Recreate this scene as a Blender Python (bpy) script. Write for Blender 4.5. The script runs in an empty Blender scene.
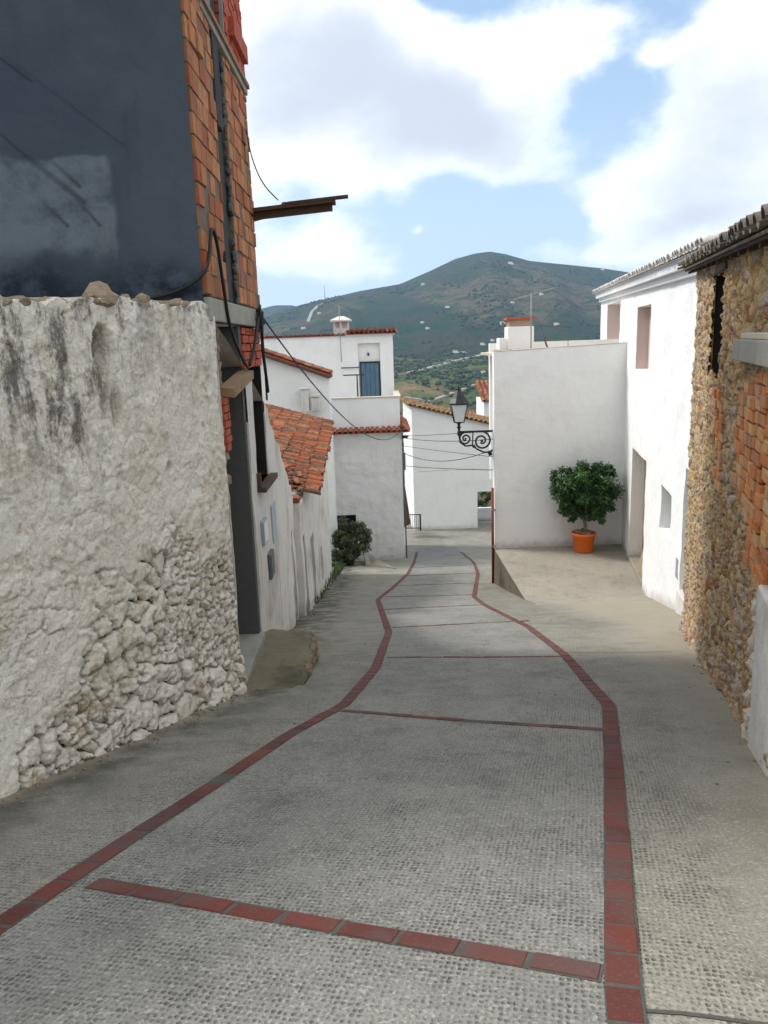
import bpy, math, random
import numpy as np
from mathutils import Vector, noise, Matrix
random.seed(7); rng=np.random.default_rng(7)
S=bpy.context.scene
C=S.collection
V=Vector
# ------------------------------------------------------------------ camera
F=796.0; PITCH=math.radians(12); ROLL=math.radians(2); EYE=V((0,0,1.6))
FW=V((0,math.cos(PITCH),-math.sin(PITCH))); U0=V((0,math.sin(PITCH),math.cos(PITCH))); X0=V((1,0,0))
CR=math.cos(ROLL)*X0-math.sin(ROLL)*U0; CU=math.sin(ROLL)*X0+math.cos(ROLL)*U0
cd=bpy.data.cameras.new('camera'); cam=bpy.data.objects.new('camera',cd); C.objects.link(cam)
cam.matrix_world=Matrix(((CR.x,CU.x,-FW.x,EYE.x),(CR.y,CU.y,-FW.y,EYE.y),(CR.z,CU.z,-FW.z,EYE.z),(0,0,0,1)))
cd.sensor_fit='VERTICAL'; cd.sensor_height=36; cd.lens=F/1024*36; cd.clip_start=.05; cd.clip_end=20000
S.camera=cam
S.render.resolution_x=768; S.render.resolution_y=1024
def ray(px,py):
    d=FW+CR*((px-384)/F)-CU*((py-512)/F); return d/d.y
def at(px,py,Y): return EYE+ray(px,py)*Y
def onx(px,py,a,b):                      # on the vertical plane x = a + b*y
    d=ray(px,py); return EYE+d*(a/(d.x-b))
# ------------------------------------------------------------------ ground profile
PK=[(-12,3.0),(-6,1.5),(0,0),(16,-4.0),(18.5,-4.61),(23,-5.6),(26,-6.2),(31,-7.2),(38,-8.66),(42,-9.42),(46,-9.95),(50,-10.3),(60,-10.9),(90,-14)]
_py=np.arange(-14,92,.25); _pz=np.interp(_py,[k[0] for k in PK],[k[1] for k in PK])
_pz=np.convolve(np.pad(_pz,4,mode='reflect',reflect_type='odd'),np.ones(9)/9,'valid')
def prof(y): return float(np.interp(y,_py,_pz))
def wob(x,y): return .012*noise.noise(V((x*.7,y*.7,3.1)))
def gz(x,y): return prof(y)+wob(x,y)
def gh(px,py):
    d=ray(px,py); t=.6
    while t<90:
        if 1.6+t*d.z<gz(t*d.x,t): break
        t+=.02
    return V((t*d.x,t,gz(t*d.x,t)))
# ------------------------------------------------------------------ mesh builder
class MB:
    def __init__(s): s.v=[]; s.f=[]; s.r=[]; s.sm=[]
    def add(s,vs,fs,r=None,sm=False):
        b=len(s.v); s.v+= [tuple(v) for v in vs]
        if r is None: r=random.random()
        for f in fs: s.f.append(tuple(i+b for i in f)); s.r.append(r); s.sm.append(sm)
        return s
    def para(s,o,a,b,c,r=None):          # parallelepiped from corner and three edge vectors
        o,a,b,c=V(o),V(a),V(b),V(c)
        vs=[o,o+a,o+a+b,o+b,o+c,o+a+c,o+a+b+c,o+b+c]
        fs=[(0,3,2,1),(4,5,6,7),(0,1,5,4),(1,2,6,5),(2,3,7,6),(3,0,4,7)]
        if a.cross(b).dot(c)<0: fs=[f[::-1] for f in fs]
        return s.add(vs,fs,r)
    def box(s,x0,x1,y0,y1,z0,z1,r=None): return s.para((x0,y0,z0),(x1-x0,0,0),(0,y1-y0,0),(0,0,z1-z0),r)
    def tube(s,pts,rad,n=6,r=None,cap=True):
        pts=[V(p) for p in pts]; R=rad if isinstance(rad,(list,tuple)) else [rad]*len(pts)
        vs=[];fs=[]
        prev=None
        for i,p in enumerate(pts):
            t=(pts[min(i+1,len(pts)-1)]-pts[max(i-1,0)]).normalized()
            if prev is None:
                a=t.orthogonal().normalized()
            else: a=(prev-t*prev.dot(t)).normalized()
            prev=a; b=t.cross(a)
            for k in range(n):
                q=2*math.pi*k/n; vs.append(p+(a*math.cos(q)+b*math.sin(q))*R[i])
        for i in range(len(pts)-1):
            for k in range(n):
                k2=(k+1)%n; fs.append((i*n+k,i*n+k2,(i+1)*n+k2,(i+1)*n+k))
        if cap: fs.append(tuple(range(n))[::-1]); fs.append(tuple((len(pts)-1)*n+k for k in range(n)))
        return s.add(vs,fs,r,True)
    def lathe(s,c,prf,n=20,r=None,sm=True):
        vs=[];fs=[]
        for (rad,z) in prf:
            for k in range(n):
                q=2*math.pi*k/n; vs.append((c[0]+rad*math.cos(q),c[1]+rad*math.sin(q),c[2]+z))
        for i in range(len(prf)-1):
            for k in range(n):
                k2=(k+1)%n; fs.append((i*n+k,i*n+k2,(i+1)*n+k2,(i+1)*n+k))
        return s.add(vs,fs,r,sm)
    def rock(s,c,rad,sq=(1,1,1),r=None,seed=None,am=.35,n=2):
        vs,fs=ICO[n]; sd=random.random()*99 if seed is None else seed
        o=[]
        for v in vs:
            k=1+am*noise.noise(V(v)*1.3+V((sd,sd*.7,0)))*1.6
            o.append((c[0]+v[0]*rad*sq[0]*k,c[1]+v[1]*rad*sq[1]*k,c[2]+v[2]*rad*sq[2]*k))
        return s.add(o,fs,r,False)
    def build(s,name,mat,parent=None,bevel=0,smooth=None,attrs=None):
        vs=np.array(s.v,dtype=float)
        if parent is None:
            o0=V(((vs[:,0].min()+vs[:,0].max())/2,(vs[:,1].min()+vs[:,1].max())/2,vs[:,2].min()))
        else:
            o0=V(parent['_o'])
        me=bpy.data.meshes.new(name); me.from_pydata((vs-np.array(o0)).tolist(),[],s.f)
        ob=bpy.data.objects.new(name,me); C.objects.link(ob)
        if parent is None: ob.location=o0
        else: ob.parent=parent
        ob['_o']=tuple(o0)
        a=me.attributes.new('rnd','FLOAT','FACE'); a.data.foreach_set('value',s.r)
        if attrs:
            for k,arr in attrs.items():
                a=me.attributes.new(k,'FLOAT','POINT'); a.data.foreach_set('value',np.asarray(arr,dtype=np.float32))
        sm=s.sm if smooth is None else [smooth]*len(s.f)
        me.polygons.foreach_set('use_smooth',sm)
        me.materials.append(mat); me.update()
        if bevel:
            m=ob.modifiers.new('bevel','BEVEL'); m.width=bevel; m.segments=2; m.limit_method='ANGLE'; m.angle_limit=math.radians(40)
        return ob
def _ico(n):
    import bmesh
    bm=bmesh.new(); bmesh.ops.create_icosphere(bm,subdivisions=n,radius=1)
    r=([tuple(v.co) for v in bm.verts],[tuple(v.index for v in f.verts) for f in bm.faces]); bm.free(); return r
ICO={1:_ico(1),2:_ico(2),3:_ico(3)}
def thing(name,loc,label,cat,group=None):
    o=bpy.data.objects.new(name,None); C.objects.link(o); o.location=loc; o['_o']=tuple(V(loc)); o.empty_display_size=.2
    o['label']=label; o['category']=cat
    if group: o['group']=group
    return o
def tag(o,label,cat,group=None):
    o['label']=label; o['category']=cat
    if group: o['group']=group
    return o
def struct(o,kind='structure'): o['kind']=kind; return o
# ------------------------------------------------------------------ materials
class NT:
    def __init__(s,name):
        s.m=bpy.data.materials.new(name); s.m.use_nodes=True; s.t=s.m.node_tree; s.b=s.t.nodes['Principled BSDF']
        s.co=s.t.nodes.new('ShaderNodeTexCoord').outputs['Object']
    def n(s,ty,**k):
        o=s.t.nodes.new(ty)
        for a,b in k.items(): setattr(o,a,b)
        return o
    def L(s,a,b): s.t.links.new(a,b)
    def setv(s,inp,v):
        if hasattr(v,'is_output') or isinstance(v,bpy.types.NodeSocket): s.L(v,inp)
        else: inp.default_value=v
    def mapp(s,scale=(1,1,1),rot=(0,0,0),co=None,loc=(0,0,0)):
        o=s.n('ShaderNodeMapping'); s.L(co or s.co,o.inputs[0]); o.inputs['Scale'].default_value=scale; o.inputs['Rotation'].default_value=rot; o.inputs['Location'].default_value=loc
        return o.outputs[0]
    def noise(s,sc,det=4,co=None,rough=.6,dist=0):
        o=s.n('ShaderNodeTexNoise'); s.L(co or s.co,o.inputs['Vector']); o.inputs['Scale'].default_value=sc; o.inputs['Detail'].default_value=det; o.inputs['Roughness'].default_value=rough; o.inputs['Distortion'].default_value=dist
        return o.outputs['Fac']
    def vor(s,sc,co=None,feat='F1',rnd=1,out='Distance'):
        o=s.n('ShaderNodeTexVoronoi',feature=feat); s.L(co or s.co,o.inputs['Vector']); o.inputs['Scale'].default_value=sc; o.inputs['Randomness'].default_value=rnd
        return o.outputs[out]
    def ramp(s,v,stops):
        o=s.n('ShaderNodeValToRGB'); s.L(v,o.inputs[0]); e=o.color_ramp.elements
        while len(e)<len(stops): e.new(.5)
        for i,(p,c) in enumerate(stops):
            e[i].position=p; e[i].color=(c,c,c,1) if isinstance(c,(int,float)) else (*c,1)
        return o.outputs[0]
    def st(s,v,a,b):                       # smoothstep
        o=s.n('ShaderNodeMapRange',interpolation_type='SMOOTHSTEP'); s.L(v,o.inputs[0]); o.inputs[1].default_value=a; o.inputs[2].default_value=b
        return o.outputs[0]
    def ma(s,op,a,b=0,c=None):
        o=s.n('ShaderNodeMath',operation=op); s.setv(o.inputs[0],a); s.setv(o.inputs[1],b)
        if c is not None: s.setv(o.inputs[2],c)
        return o.outputs[0]
    def mix(s,f,a,b,mode='MIX'):
        o=s.n('ShaderNodeMix',data_type='RGBA',blend_type=mode); s.setv(o.inputs[0],f)
        for i,v in ((6,a),(7,b)):
            if isinstance(v,(tuple,list)): v=(*v,1) if len(v)==3 else v
            s.setv(o.inputs[i],v)
        return o.outputs[2]
    def attr(s,n):
        o=s.n('ShaderNodeAttribute',attribute_name=n); return o.outputs['Fac']
    def bump(s,h,dist=.01,st=1,prev=None):
        o=s.n('ShaderNodeBump'); s.L(h,o.inputs['Height']); o.inputs['Distance'].default_value=dist; o.inputs['Strength'].default_value=st
        if prev: s.L(prev,o.inputs['Normal'])
        return o.outputs[0]
    def out(s,col,rough=.8,bump=None,metal=0,spec=.35):
        s.setv(s.b.inputs['Base Color'],(*col,1) if isinstance(col,tuple) else col); s.setv(s.b.inputs['Roughness'],rough)
        s.b.inputs['Metallic'].default_value=metal; s.b.inputs['Specular IOR Level'].default_value=spec
        if bump: s.L(bump,s.b.inputs['Normal'])
        return s.m
def simple(name,col,rough=.7,var=.25,sc=8,metal=0,bd=.003):
    n=NT(name); f=n.noise(sc,5); g=n.noise(sc*.25,3)
    k=n.ma('MULTIPLY_ADD',f,var*1.2,n.ma('MULTIPLY_ADD',g,var,1-var*1.1))
    c=n.mix(0,col,col); o=n.n('ShaderNodeVectorMath',operation='SCALE'); n.L(c,o.inputs[0]); n.L(k,o.inputs['Scale'])
    return n.out(o.outputs[0],rough,n.bump(f,bd),metal)
def plaster(name,col,dirt=(.36,.33,.27),amt=.5,lump=.012,fine=.003,streak=.3,lsc=5):
    n=NT(name)
    big=n.noise(.9,5); fn=n.noise(38,4); mid=n.noise(lsc,5,rough=.55)
    stv=n.noise(3,5,co=n.mapp((1.6,1.6,.18)))
    d=n.st(big,.46,.78); d=n.ma('MULTIPLY',d,amt)
    d2=n.ma('MULTIPLY',n.st(stv,.52,.82),streak); d=n.ma('MAXIMUM',d,d2)
    sp=n.ma('MULTIPLY',n.st(n.noise(14,6,rough=.75),.62,.72),amt*.7); d=n.ma('MAXIMUM',d,sp)
    c=n.mix(d,col,dirt)
    lo=n.attr('low'); c=n.mix(n.ma('MULTIPLY',n.st(n.ma('ADD',n.ma('MULTIPLY',lo,.8),n.ma('MULTIPLY',mid,.55)),.62,1.15),.55),c,(.23,.205,.16)); tone=n.noise(2.2,3); c=n.mix(n.ma('MULTIPLY',tone,.22),c,tuple(x*.72 for x in col))
    b=n.bump(mid,lump); b=n.bump(fn,fine,prev=b)
    return n.out(c,.9,b,spec=.2)
M={}
M['white']=plaster('white_limewash',(.86,.86,.845),(.62,.60,.53),.30,.022,.004,.18)
M['white_lump']=plaster('lumpy_limewash',(.70,.70,.69),(.42,.38,.32),.5,.06,.006,.35,3.2)
M['white_old']=plaster('old_limewash',(.66,.64,.60),(.30,.25,.19),.75,.03,.008,.65)
M['white_trim']=plaster('white_trim',(.78,.78,.78),(.5,.48,.44),.3,.005,.002,.3)
M['pink']=plaster('pink_reveal',(.62,.50,.45),(.5,.42,.38),.3,.006,.002,.2)
M['cream']=plaster('cream_coping',(.58,.53,.42),(.30,.26,.2),.6,.01,.004,.3)
M['brownstain']=plaster('weathered_coping',(.36,.28,.19),(.16,.13,.1),.6,.01,.004,.3)
M['concrete_dark']=plaster('dark_concrete',(.11,.115,.11),(.05,.05,.045),.7,.01,.004,.5)
M['concrete']=plaster('old_concrete',(.34,.33,.29),(.12,.11,.085),.8,.012,.004,.5)
M['mossy']=plaster('mossy_concrete',(.20,.18,.12),(.035,.034,.022),1.0,.02,.008,.6)
M['edge_conc']=plaster('stained_concrete_edge',(.14,.12,.085),(.035,.03,.022),1.0,.02,.008,.8)
M['pillar']=plaster('damp_concrete_pillar',(.055,.058,.055),(.02,.02,.018),.7,.01,.004,.5)  # much darker concrete tone for the recessed pillar
M['fac_mortar']=simple('facade_mortar',(.16,.13,.10),.95,.6,14,bd=.01)
M['black_metal']=simple('black_iron',(.016,.016,.018),.45,.3,20)
M['cable']=simple('black_cable',(.012,.012,.013),.6,.2,30)
M['wire']=simple('grey_wire',(.05,.05,.055),.6,.2,30)
M['galv']=simple('weathered_steel',(.28,.28,.28),.5,.3,12,.4)
M['rust']=simple('rusty_paint',(.20,.045,.03),.7,.4,14)
M['wood_dark']=simple('dark_wood',(.075,.045,.028),.8,.5,9)
M['wood_old']=simple('grey_wood',(.26,.17,.10),.85,.5,7)
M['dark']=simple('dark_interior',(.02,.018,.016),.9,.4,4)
M['box_grey']=simple('grey_plastic',(.30,.33,.34),.5,.15,8)
M['box_dark']=simple('dark_plastic',(.10,.11,.12),.5,.2,8)
M['blue_tile']=simple('pale_blue_panel',(.35,.42,.48),.5,.3,6)
M['pot']=simple('orange_plastic',(.82,.17,.02),.45,.12,6,bd=.0005)
M['soil']=simple('potting_soil',(.07,.045,.03),.95,.5,30,bd=.01)
M['bark']=simple('pale_bark',(.26,.19,.13),.9,.4,20,bd=.01)
M['stone']=simple('loose_stone',(.24,.19,.135),.9,.9,11,bd=.03)
M['stone_white']=simple('limewashed_stone',(.52,.47,.38),.9,.6,5,bd=.02)
M['red_brick']=simple('red_brick',(.40,.085,.04),.85,.5,9,bd=.006)
M['brick_orange']=None
def m_leaf(name,c0,c1,tr=.0):
    n=NT(name); r=n.attr('rnd'); c=n.ramp(r,[(0,c0),(.75,c1),(1,tuple(min(1,x*1.5) for x in c1))])
    return n.out(c,.45,None,spec=.4)
M['leaf']=m_leaf('ficus_leaf',(.012,.04,.008),(.035,.10,.018))
M['leaf2']=m_leaf('bush_leaf',(.02,.035,.012),(.07,.085,.03))
M['grass']=m_leaf('weed_leaf',(.03,.06,.015),(.09,.13,.04))
def m_tile(name,cs,lich=.5):
    n=NT(name); r=n.attr('rnd')
    c=n.ramp(r,[(i/(len(cs)-1),k) for i,k in enumerate(cs)])
    f=n.noise(7,6,rough=.7); g=n.noise(1.3,4)
    l=n.ma('MULTIPLY',n.st(n.ma('ADD',f,n.ma('MULTIPLY',g,.5)),.72,.95),lich)
    c=n.mix(l,c,(.07,.06,.045)); l2=n.ma('MULTIPLY',n.st(n.noise(22,3),.6,.7),lich*.4); c=n.mix(l2,c,(.35,.33,.25))
    return n.out(c,.85,n.bump(f,.01))
M['tile']=m_tile('clay_tile',[(.17,.05,.02),(.30,.085,.028),(.40,.115,.03),(.22,.05,.02),(.10,.045,.03),(.40,.18,.075)],1.25)
M['tile_brown']=m_tile('brown_clay_tile',[(.24,.14,.06),(.34,.2,.09),(.28,.13,.05)],.6)
M['tile_red']=m_tile('red_clay_tile',[(.36,.1,.05),(.24,.07,.04),(.42,.15,.09)],.4)
M['tile_grey']=m_tile('grey_weathered_tile',[(.22,.19,.15),(.15,.13,.11),(.28,.24,.19)],.6)
M['tile_white']=m_tile('limewashed_tile',[(.62,.6,.58),(.5,.48,.46),(.7,.69,.67)],.35)
# concrete paving with stippled holes
def m_paving(name,base,dark,dots=True):
    n=NT(name); rot=n.mapp((1,1,1),(0,0,math.radians(14)))
    warp=n.n('ShaderNodeTexNoise'); n.L(n.co,warp.inputs['Vector']); warp.inputs['Scale'].default_value=1.7
    add=n.n('ShaderNodeVectorMath',operation='MULTIPLY_ADD'); n.L(warp.outputs['Color'],add.inputs[0]); add.inputs[1].default_value=(.035,.035,0); n.L(rot,add.inputs[2])
    flat=n.n('ShaderNodeVectorMath',operation='MULTIPLY'); n.L(add.outputs[0],flat.inputs[0]); flat.inputs[1].default_value=(1,.8,0)
    big=n.noise(.55,6,rough=.65); mid=n.noise(3.2,6,rough=.7); fine=n.noise(75,3,rough=.7)
    c=n.mix(n.st(big,.35,.7),base,tuple(x*.80 for x in base))
    c=n.mix(n.ma('MULTIPLY',n.st(mid,.48,.75),.55),c,dark)
    c=n.mix(n.ma('MULTIPLY',n.st(n.noise(1.1,6,rough=.7,dist=.6),.55,.72),.45),c,dark)
    c=n.mix(n.ma('MULTIPLY',n.st(fine,.5,.6),.55),c,tuple(x*.45 for x in base))
    c=n.mix(n.ma('MULTIPLY',n.st(n.noise(52,2),.56,.64),.5),c,tuple(min(1,x*1.5) for x in base))
    wv=n.n('ShaderNodeVectorMath',operation='MULTIPLY_ADD'); wn2=n.n('ShaderNodeTexNoise'); n.L(n.co,wn2.inputs['Vector']); wn2.inputs['Scale'].default_value=3.5; wn2.inputs['Detail'].default_value=6
    n.L(wn2.outputs['Color'],wv.inputs[0]); wv.inputs[1].default_value=(.35,.35,0); n.L(n.co,wv.inputs[2])
    ck=n.vor(.42,wv.outputs[0],'DISTANCE_TO_EDGE',1); ck=n.ma('MULTIPLY',n.ma('SUBTRACT',1,n.st(ck,.0015,.0065)),n.st(n.noise(.45,3),.60,.68)); c=n.mix(n.ma('MULTIPLY',ck,.35),c,(.045,.043,.036))
    b=n.bump(fine,.004,.8); b=n.bump(mid,.01,.6,b)
    if dots:
        w=n.attr('dimple')
        d=n.vor(42,flat.outputs[0],'F1',.28)
        hole=n.ma('SUBTRACT',1,n.st(d,.13,.46))
        brk=n.ma('MULTIPLY_ADD',n.st(n.noise(2.4,6,rough=.7),.35,.62),.65,.35); brk2=n.ma('MULTIPLY_ADD',n.st(n.noise(20,3),.36,.6),.6,.4)
        hole=n.ma('MULTIPLY',n.ma('MULTIPLY',hole,w),n.ma('MULTIPLY',brk,brk2))
        c=n.mix(n.ma('MULTIPLY',hole,.74),c,(.05,.05,.046))
        b=n.bump(n.ma('SUBTRACT',1,hole),.010,1,b)
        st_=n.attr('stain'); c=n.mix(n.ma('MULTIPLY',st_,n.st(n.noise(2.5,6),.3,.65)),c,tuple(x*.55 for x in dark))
        wm=n.attr('warm'); c=n.mix(n.ma('MULTIPLY',wm,.8),c,(base[0]*1.22,base[1]*1.12,base[2]*.98))
    return n.out(c,.88,b,spec=.25)
M['road']=m_paving('stippled_road_concrete',(.295,.288,.258),(.115,.116,.107))
M['pave']=m_paving('stippled_pavement_concrete',(.285,.273,.228),(.11,.106,.09))
M['terr']=m_paving('terrace_concrete',(.33,.30,.245),(.10,.092,.07),False)
M['mortar']=simple('dark_mortar',(.085,.082,.07),.95,.5,30,bd=.01)
def m_edgebrick():
    n=NT('edging_brick'); r=n.attr('rnd')
    c=n.ramp(r,[(0,(.080,.026,.022)),(.3,(.12,.030,.022)),(.6,(.15,.036,.025)),(.85,(.10,.032,.027)),(1,(.17,.048,.030))])
    f=n.noise(60,3); g=n.noise(6,6,rough=.7)
    c=n.mix(n.ma('MULTIPLY',n.st(g,.46,.68),.7),c,(.085,.062,.055)); c=n.mix(n.ma('MULTIPLY',n.st(n.noise(.8,5),.45,.65),.45),c,(.12,.085,.075)); c=n.mix(n.ma('MULTIPLY',n.st(f,.56,.66),.12),c,(.3,.2,.16))
    return n.out(c,.8,n.bump(f,.002))
M['edge']=m_edgebrick()
# old whitewashed rubble wall
def m_oldwall():
    n=NT('flaking_whitewash_rubble'); mo=n.attr('mort'); stn=n.attr('stain'); ex=n.attr('bare')
    f=n.noise(9,7,rough=.72); g=n.noise(34,5,rough=.7); big=n.noise(1.6,6,rough=.65)
    c=n.mix(n.st(big,.35,.7),(.94,.91,.81),(.87,.83,.71))
    c=n.mix(n.ma('MULTIPLY',n.st(f,.55,.68),.5),c,(.42,.32,.21))          # ochre wear
    c=n.mix(n.ma('MULTIPLY',n.st(g,.57,.68),.38),c,(.34,.27,.18))
    c=n.mix(n.ma('MULTIPLY',ex,n.st(n.ma('ADD',f,n.ma('MULTIPLY',big,.5)),.72,.98)),c,(.48,.36,.21))
    mm=n.st(n.ma('ADD',mo,n.ma('MULTIPLY',n.ma('SUBTRACT',f,.5),1.1)),.48,.86); c=n.mix(mm,c,(.11,.070,.036))
    s=n.ma('MULTIPLY',stn,n.st(n.ma('ADD',n.noise(5,7,rough=.75,co=n.mapp((1,1,.35))),n.ma('MULTIPLY',g,.25)),.55,.74))
    c=n.mix(n.ma('MULTIPLY',s,.85),c,(.085,.075,.06))
    b=n.bump(f,.04); b=n.bump(g,.016,prev=b); b=n.bump(n.noise(110,3,rough=.7),.004,prev=b)
    return n.out(c,.92,b,spec=.15)
M['oldwall']=m_oldwall()
def m_rubble():
    n=NT('ochre_rubble_masonry'); st_=n.attr('stone'); r=n.attr('sid')
    f=n.noise(14,6,rough=.7); g=n.noise(45,4); big=n.noise(1.1,5)
    sc=n.ramp(r,[(0,(.32,.19,.085)),(.25,(.52,.33,.15)),(.45,(.50,.38,.22)),(.62,(.64,.46,.25)),(.8,(.27,.17,.10)),(.92,(.56,.50,.40)),(1,(.42,.17,.07))])
    mc=n.mix(n.st(big,.35,.7),(.50,.32,.14),(.38,.24,.11))
    c=n.mix(n.st(n.ma('ADD',st_,n.ma('MULTIPLY',n.ma('SUBTRACT',f,.5),.7)),.25,.55),mc,sc)
    c=n.mix(n.ma('MULTIPLY',n.st(g,.52,.66),.5),c,(.10,.07,.045))
    c=n.mix(n.ma('MULTIPLY',n.st(n.noise(6,5),.58,.7),.5),c,(.12,.085,.055))
    w=n.attr('lime'); c=n.mix(n.ma('MULTIPLY',w,n.st(f,.42,.6)),c,(.55,.51,.44))
    b=n.bump(f,.03); b=n.bump(g,.01,prev=b)
    return n.out(c,.93,b,spec=.15)
M['rubble']=m_rubble()
def m_slate():
    n=NT('blue_grey_render'); co=n.co
    big=n.noise(.7,6,rough=.65); f=n.noise(3.5,7,rough=.7); g=n.noise(40,3); p=n.attr('patch'); dk=n.attr('damp')
    c=n.mix(n.st(big,.3,.7),(.050,.066,.088),(.074,.092,.116))
    c=n.mix(n.ma('MULTIPLY',p,n.st(f,.25,.6)),c,(.125,.152,.178))
    c=n.mix(n.ma('MULTIPLY',dk,n.st(f,.3,.55)),c,(.016,.024,.036))
    c=n.mix(n.ma('MULTIPLY',n.st(n.noise(2,6,co=n.mapp((1,1,.3))),.55,.75),.45),c,(.024,.03,.04))
    s=n.attr('streak'); c=n.mix(s,c,(.012,.015,.02))
    return n.out(c,.85,n.bump(g,.003,prev=n.bump(f,.02)),spec=.1)
M['slate']=m_slate()
def m_hollow():
    n=NT('hollow_clay_block'); r=n.attr('rnd')
    c=n.ramp(r,[(0,(.30,.12,.055)),(.35,(.42,.18,.075)),(.65,(.48,.22,.095)),(.85,(.36,.10,.045)),(1,(.24,.11,.06))])
    f=n.noise(9,6,rough=.7); st2=n.noise(60,2,co=n.mapp((1,1,.06)))
    c=n.mix(n.ma('MULTIPLY',n.st(f,.48,.68),.65),c,(.22,.10,.05)); c=n.mix(n.ma('MULTIPLY',n.st(n.noise(3,6,rough=.7),.56,.7),.55),c,(.14,.09,.06))
    return n.out(c,.9,n.bump(st2,.006,prev=n.bump(f,.006)))
M['hollow']=m_hollow()
def m_pb():
    n=NT('soft_orange_brick'); c=n.ramp(n.attr('rnd'),[(0,(.52,.17,.06)),(.3,(.66,.25,.08)),(.6,(.62,.38,.17)),(.8,(.48,.15,.06)),(1,(.56,.42,.24))]); f=n.noise(14,6,rough=.7)
    c=n.mix(n.ma('MULTIPLY',n.st(f,.5,.7),.5),c,(.27,.17,.09)); return n.out(c,.9,n.bump(f,.02))
M['patchbrick']=m_pb()
def m_door():
    n=NT('blue_painted_door'); f=n.noise(12,5,co=n.mapp((1,1,.2)))
    c=n.mix(n.st(f,.4,.7),(.075,.15,.22),(.10,.19,.26)); return n.out(c,.6,n.bump(f,.002))
M['door']=m_door()
def m_terrain():
    n=NT('hillside_ground'); near=n.attr('near'); bare=n.attr('bare')
    big=n.noise(.0035,8,rough=.62); md=n.noise(.012,8,rough=.7); f=n.noise(.09,6,rough=.7)
    c=n.ramp(n.ma('ADD',n.ma('MULTIPLY',big,.55),n.ma('MULTIPLY',md,.45)),[(.36,(.011,.034,.013)),(.45,(.022,.050,.018)),(.51,(.052,.050,.024)),(.56,(.017,.042,.014)),(.63,(.080,.060,.032)),(.70,(.022,.048,.016))])
    c2=n.ramp(n.noise(.02,8,rough=.7),[(.35,(.035,.06,.018)),(.5,(.075,.115,.03)),(.6,(.12,.14,.05)),(.72,(.20,.15,.085))])
    c=n.mix(near,c,c2)
    c=n.mix(n.ma('MULTIPLY',bare,n.st(n.noise(.03,6),.38,.6)),c,(.30,.19,.11))
    d=n.vor(.09,None,'F1',1); dot=n.ma('SUBTRACT',1,n.st(d,.22,.42)); pat=n.st(n.noise(.006,4),.4,.55)
    c=n.mix(n.ma('MULTIPLY',n.ma('MULTIPLY',dot,.85),pat),c,(.018,.034,.014))
    d=n.vor(.05,None,'F1',1); dot=n.ma('SUBTRACT',1,n.st(d,.12,.3)); c=n.mix(n.ma('MULTIPLY',dot,.6),c,(.02,.03,.014))
    return n.out(c,.95,n.bump(f,3.0,prev=n.bump(md,30.0)),spec=.1)
M['terrain']=m_terrain()
M['hill_road']=simple('pale_track',(.30,.27,.22),.9,.3,.05)
def m_glass():
    n=NT('frosted_lantern_glass'); n.b.inputs['Transmission Weight'].default_value=.55
    return n.out((.82,.84,.80),.35)
M['glass']=m_glass()
# ------------------------------------------------------------------ numpy noise helpers
def vnoise(x,y,seed=0):
    xi=np.floor(x).astype(int); yi=np.floor(y).astype(int); fx=x-xi; fy=y-yi
    def h(a,b):
        n=(a*374761393+b*668265263+seed*1442695041)&0x7fffffff; n=((n^(n>>13))*1274126177)&0x7fffffff
        return ((n^(n>>16))&0xffff)/65535.
    fx=fx*fx*(3-2*fx); fy=fy*fy*(3-2*fy)
    return (h(xi,yi)*(1-fx)+h(xi+1,yi)*fx)*(1-fy)+(h(xi,yi+1)*(1-fx)+h(xi+1,yi+1)*fx)*fy
def fbm(x,y,seed=0,o=5,g=.5):
    s=0;a=1;t=0
    for k in range(o): s=s+a*vnoise(x*2**k,y*2**k,seed+k*17); t+=a; a*=g
    return s/t
def voro(x,y,seed=0,jit=.9):
    xi=np.floor(x).astype(int); yi=np.floor(y).astype(int)
    f1=np.full(x.shape,9.);f2=np.full(x.shape,9.);idr=np.zeros(x.shape)
    def h(a,b,s):
        n=(a*73856093^b*19349663^(s*83492791+911))&0x7fffffff; n=((n^(n>>13))*1274126177)&0x7fffffff
        return ((n^(n>>15))&0xffff)/65535.
    for i in (-1,0,1):
        for j in (-1,0,1):
            a=xi+i;b=yi+j; px=a+.5+jit*(h(a,b,seed)-.5); py=b+.5+jit*(h(a,b,seed+5)-.5)
            d=np.hypot(x-px,y-py); c=d<f1
            f2=np.where(c,f1,np.minimum(f2,d)); idr=np.where(c,h(a,b,seed+9),idr); f1=np.where(c,d,f1)
    return f1,f2,idr
def sst(v,a,b):
    t=np.clip((v-a)/(b-a),0,1); return t*t*(3-2*t)
def gridmesh(P,attrs=None,keep=None):     # P (n,m,3)
    n,m=P.shape[:2]; mb=MB(); mb.v=[tuple(p) for p in P.reshape(-1,3)]
    for i in range(n-1):
        for j in range(m-1):
            if keep is not None and not keep[i,j]: continue
            mb.f.append((i*m+j,i*m+j+1,(i+1)*m+j+1,(i+1)*m+j))
    mb.r=[.5]*len(mb.f); mb.sm=[True]*len(mb.f); return mb
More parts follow.
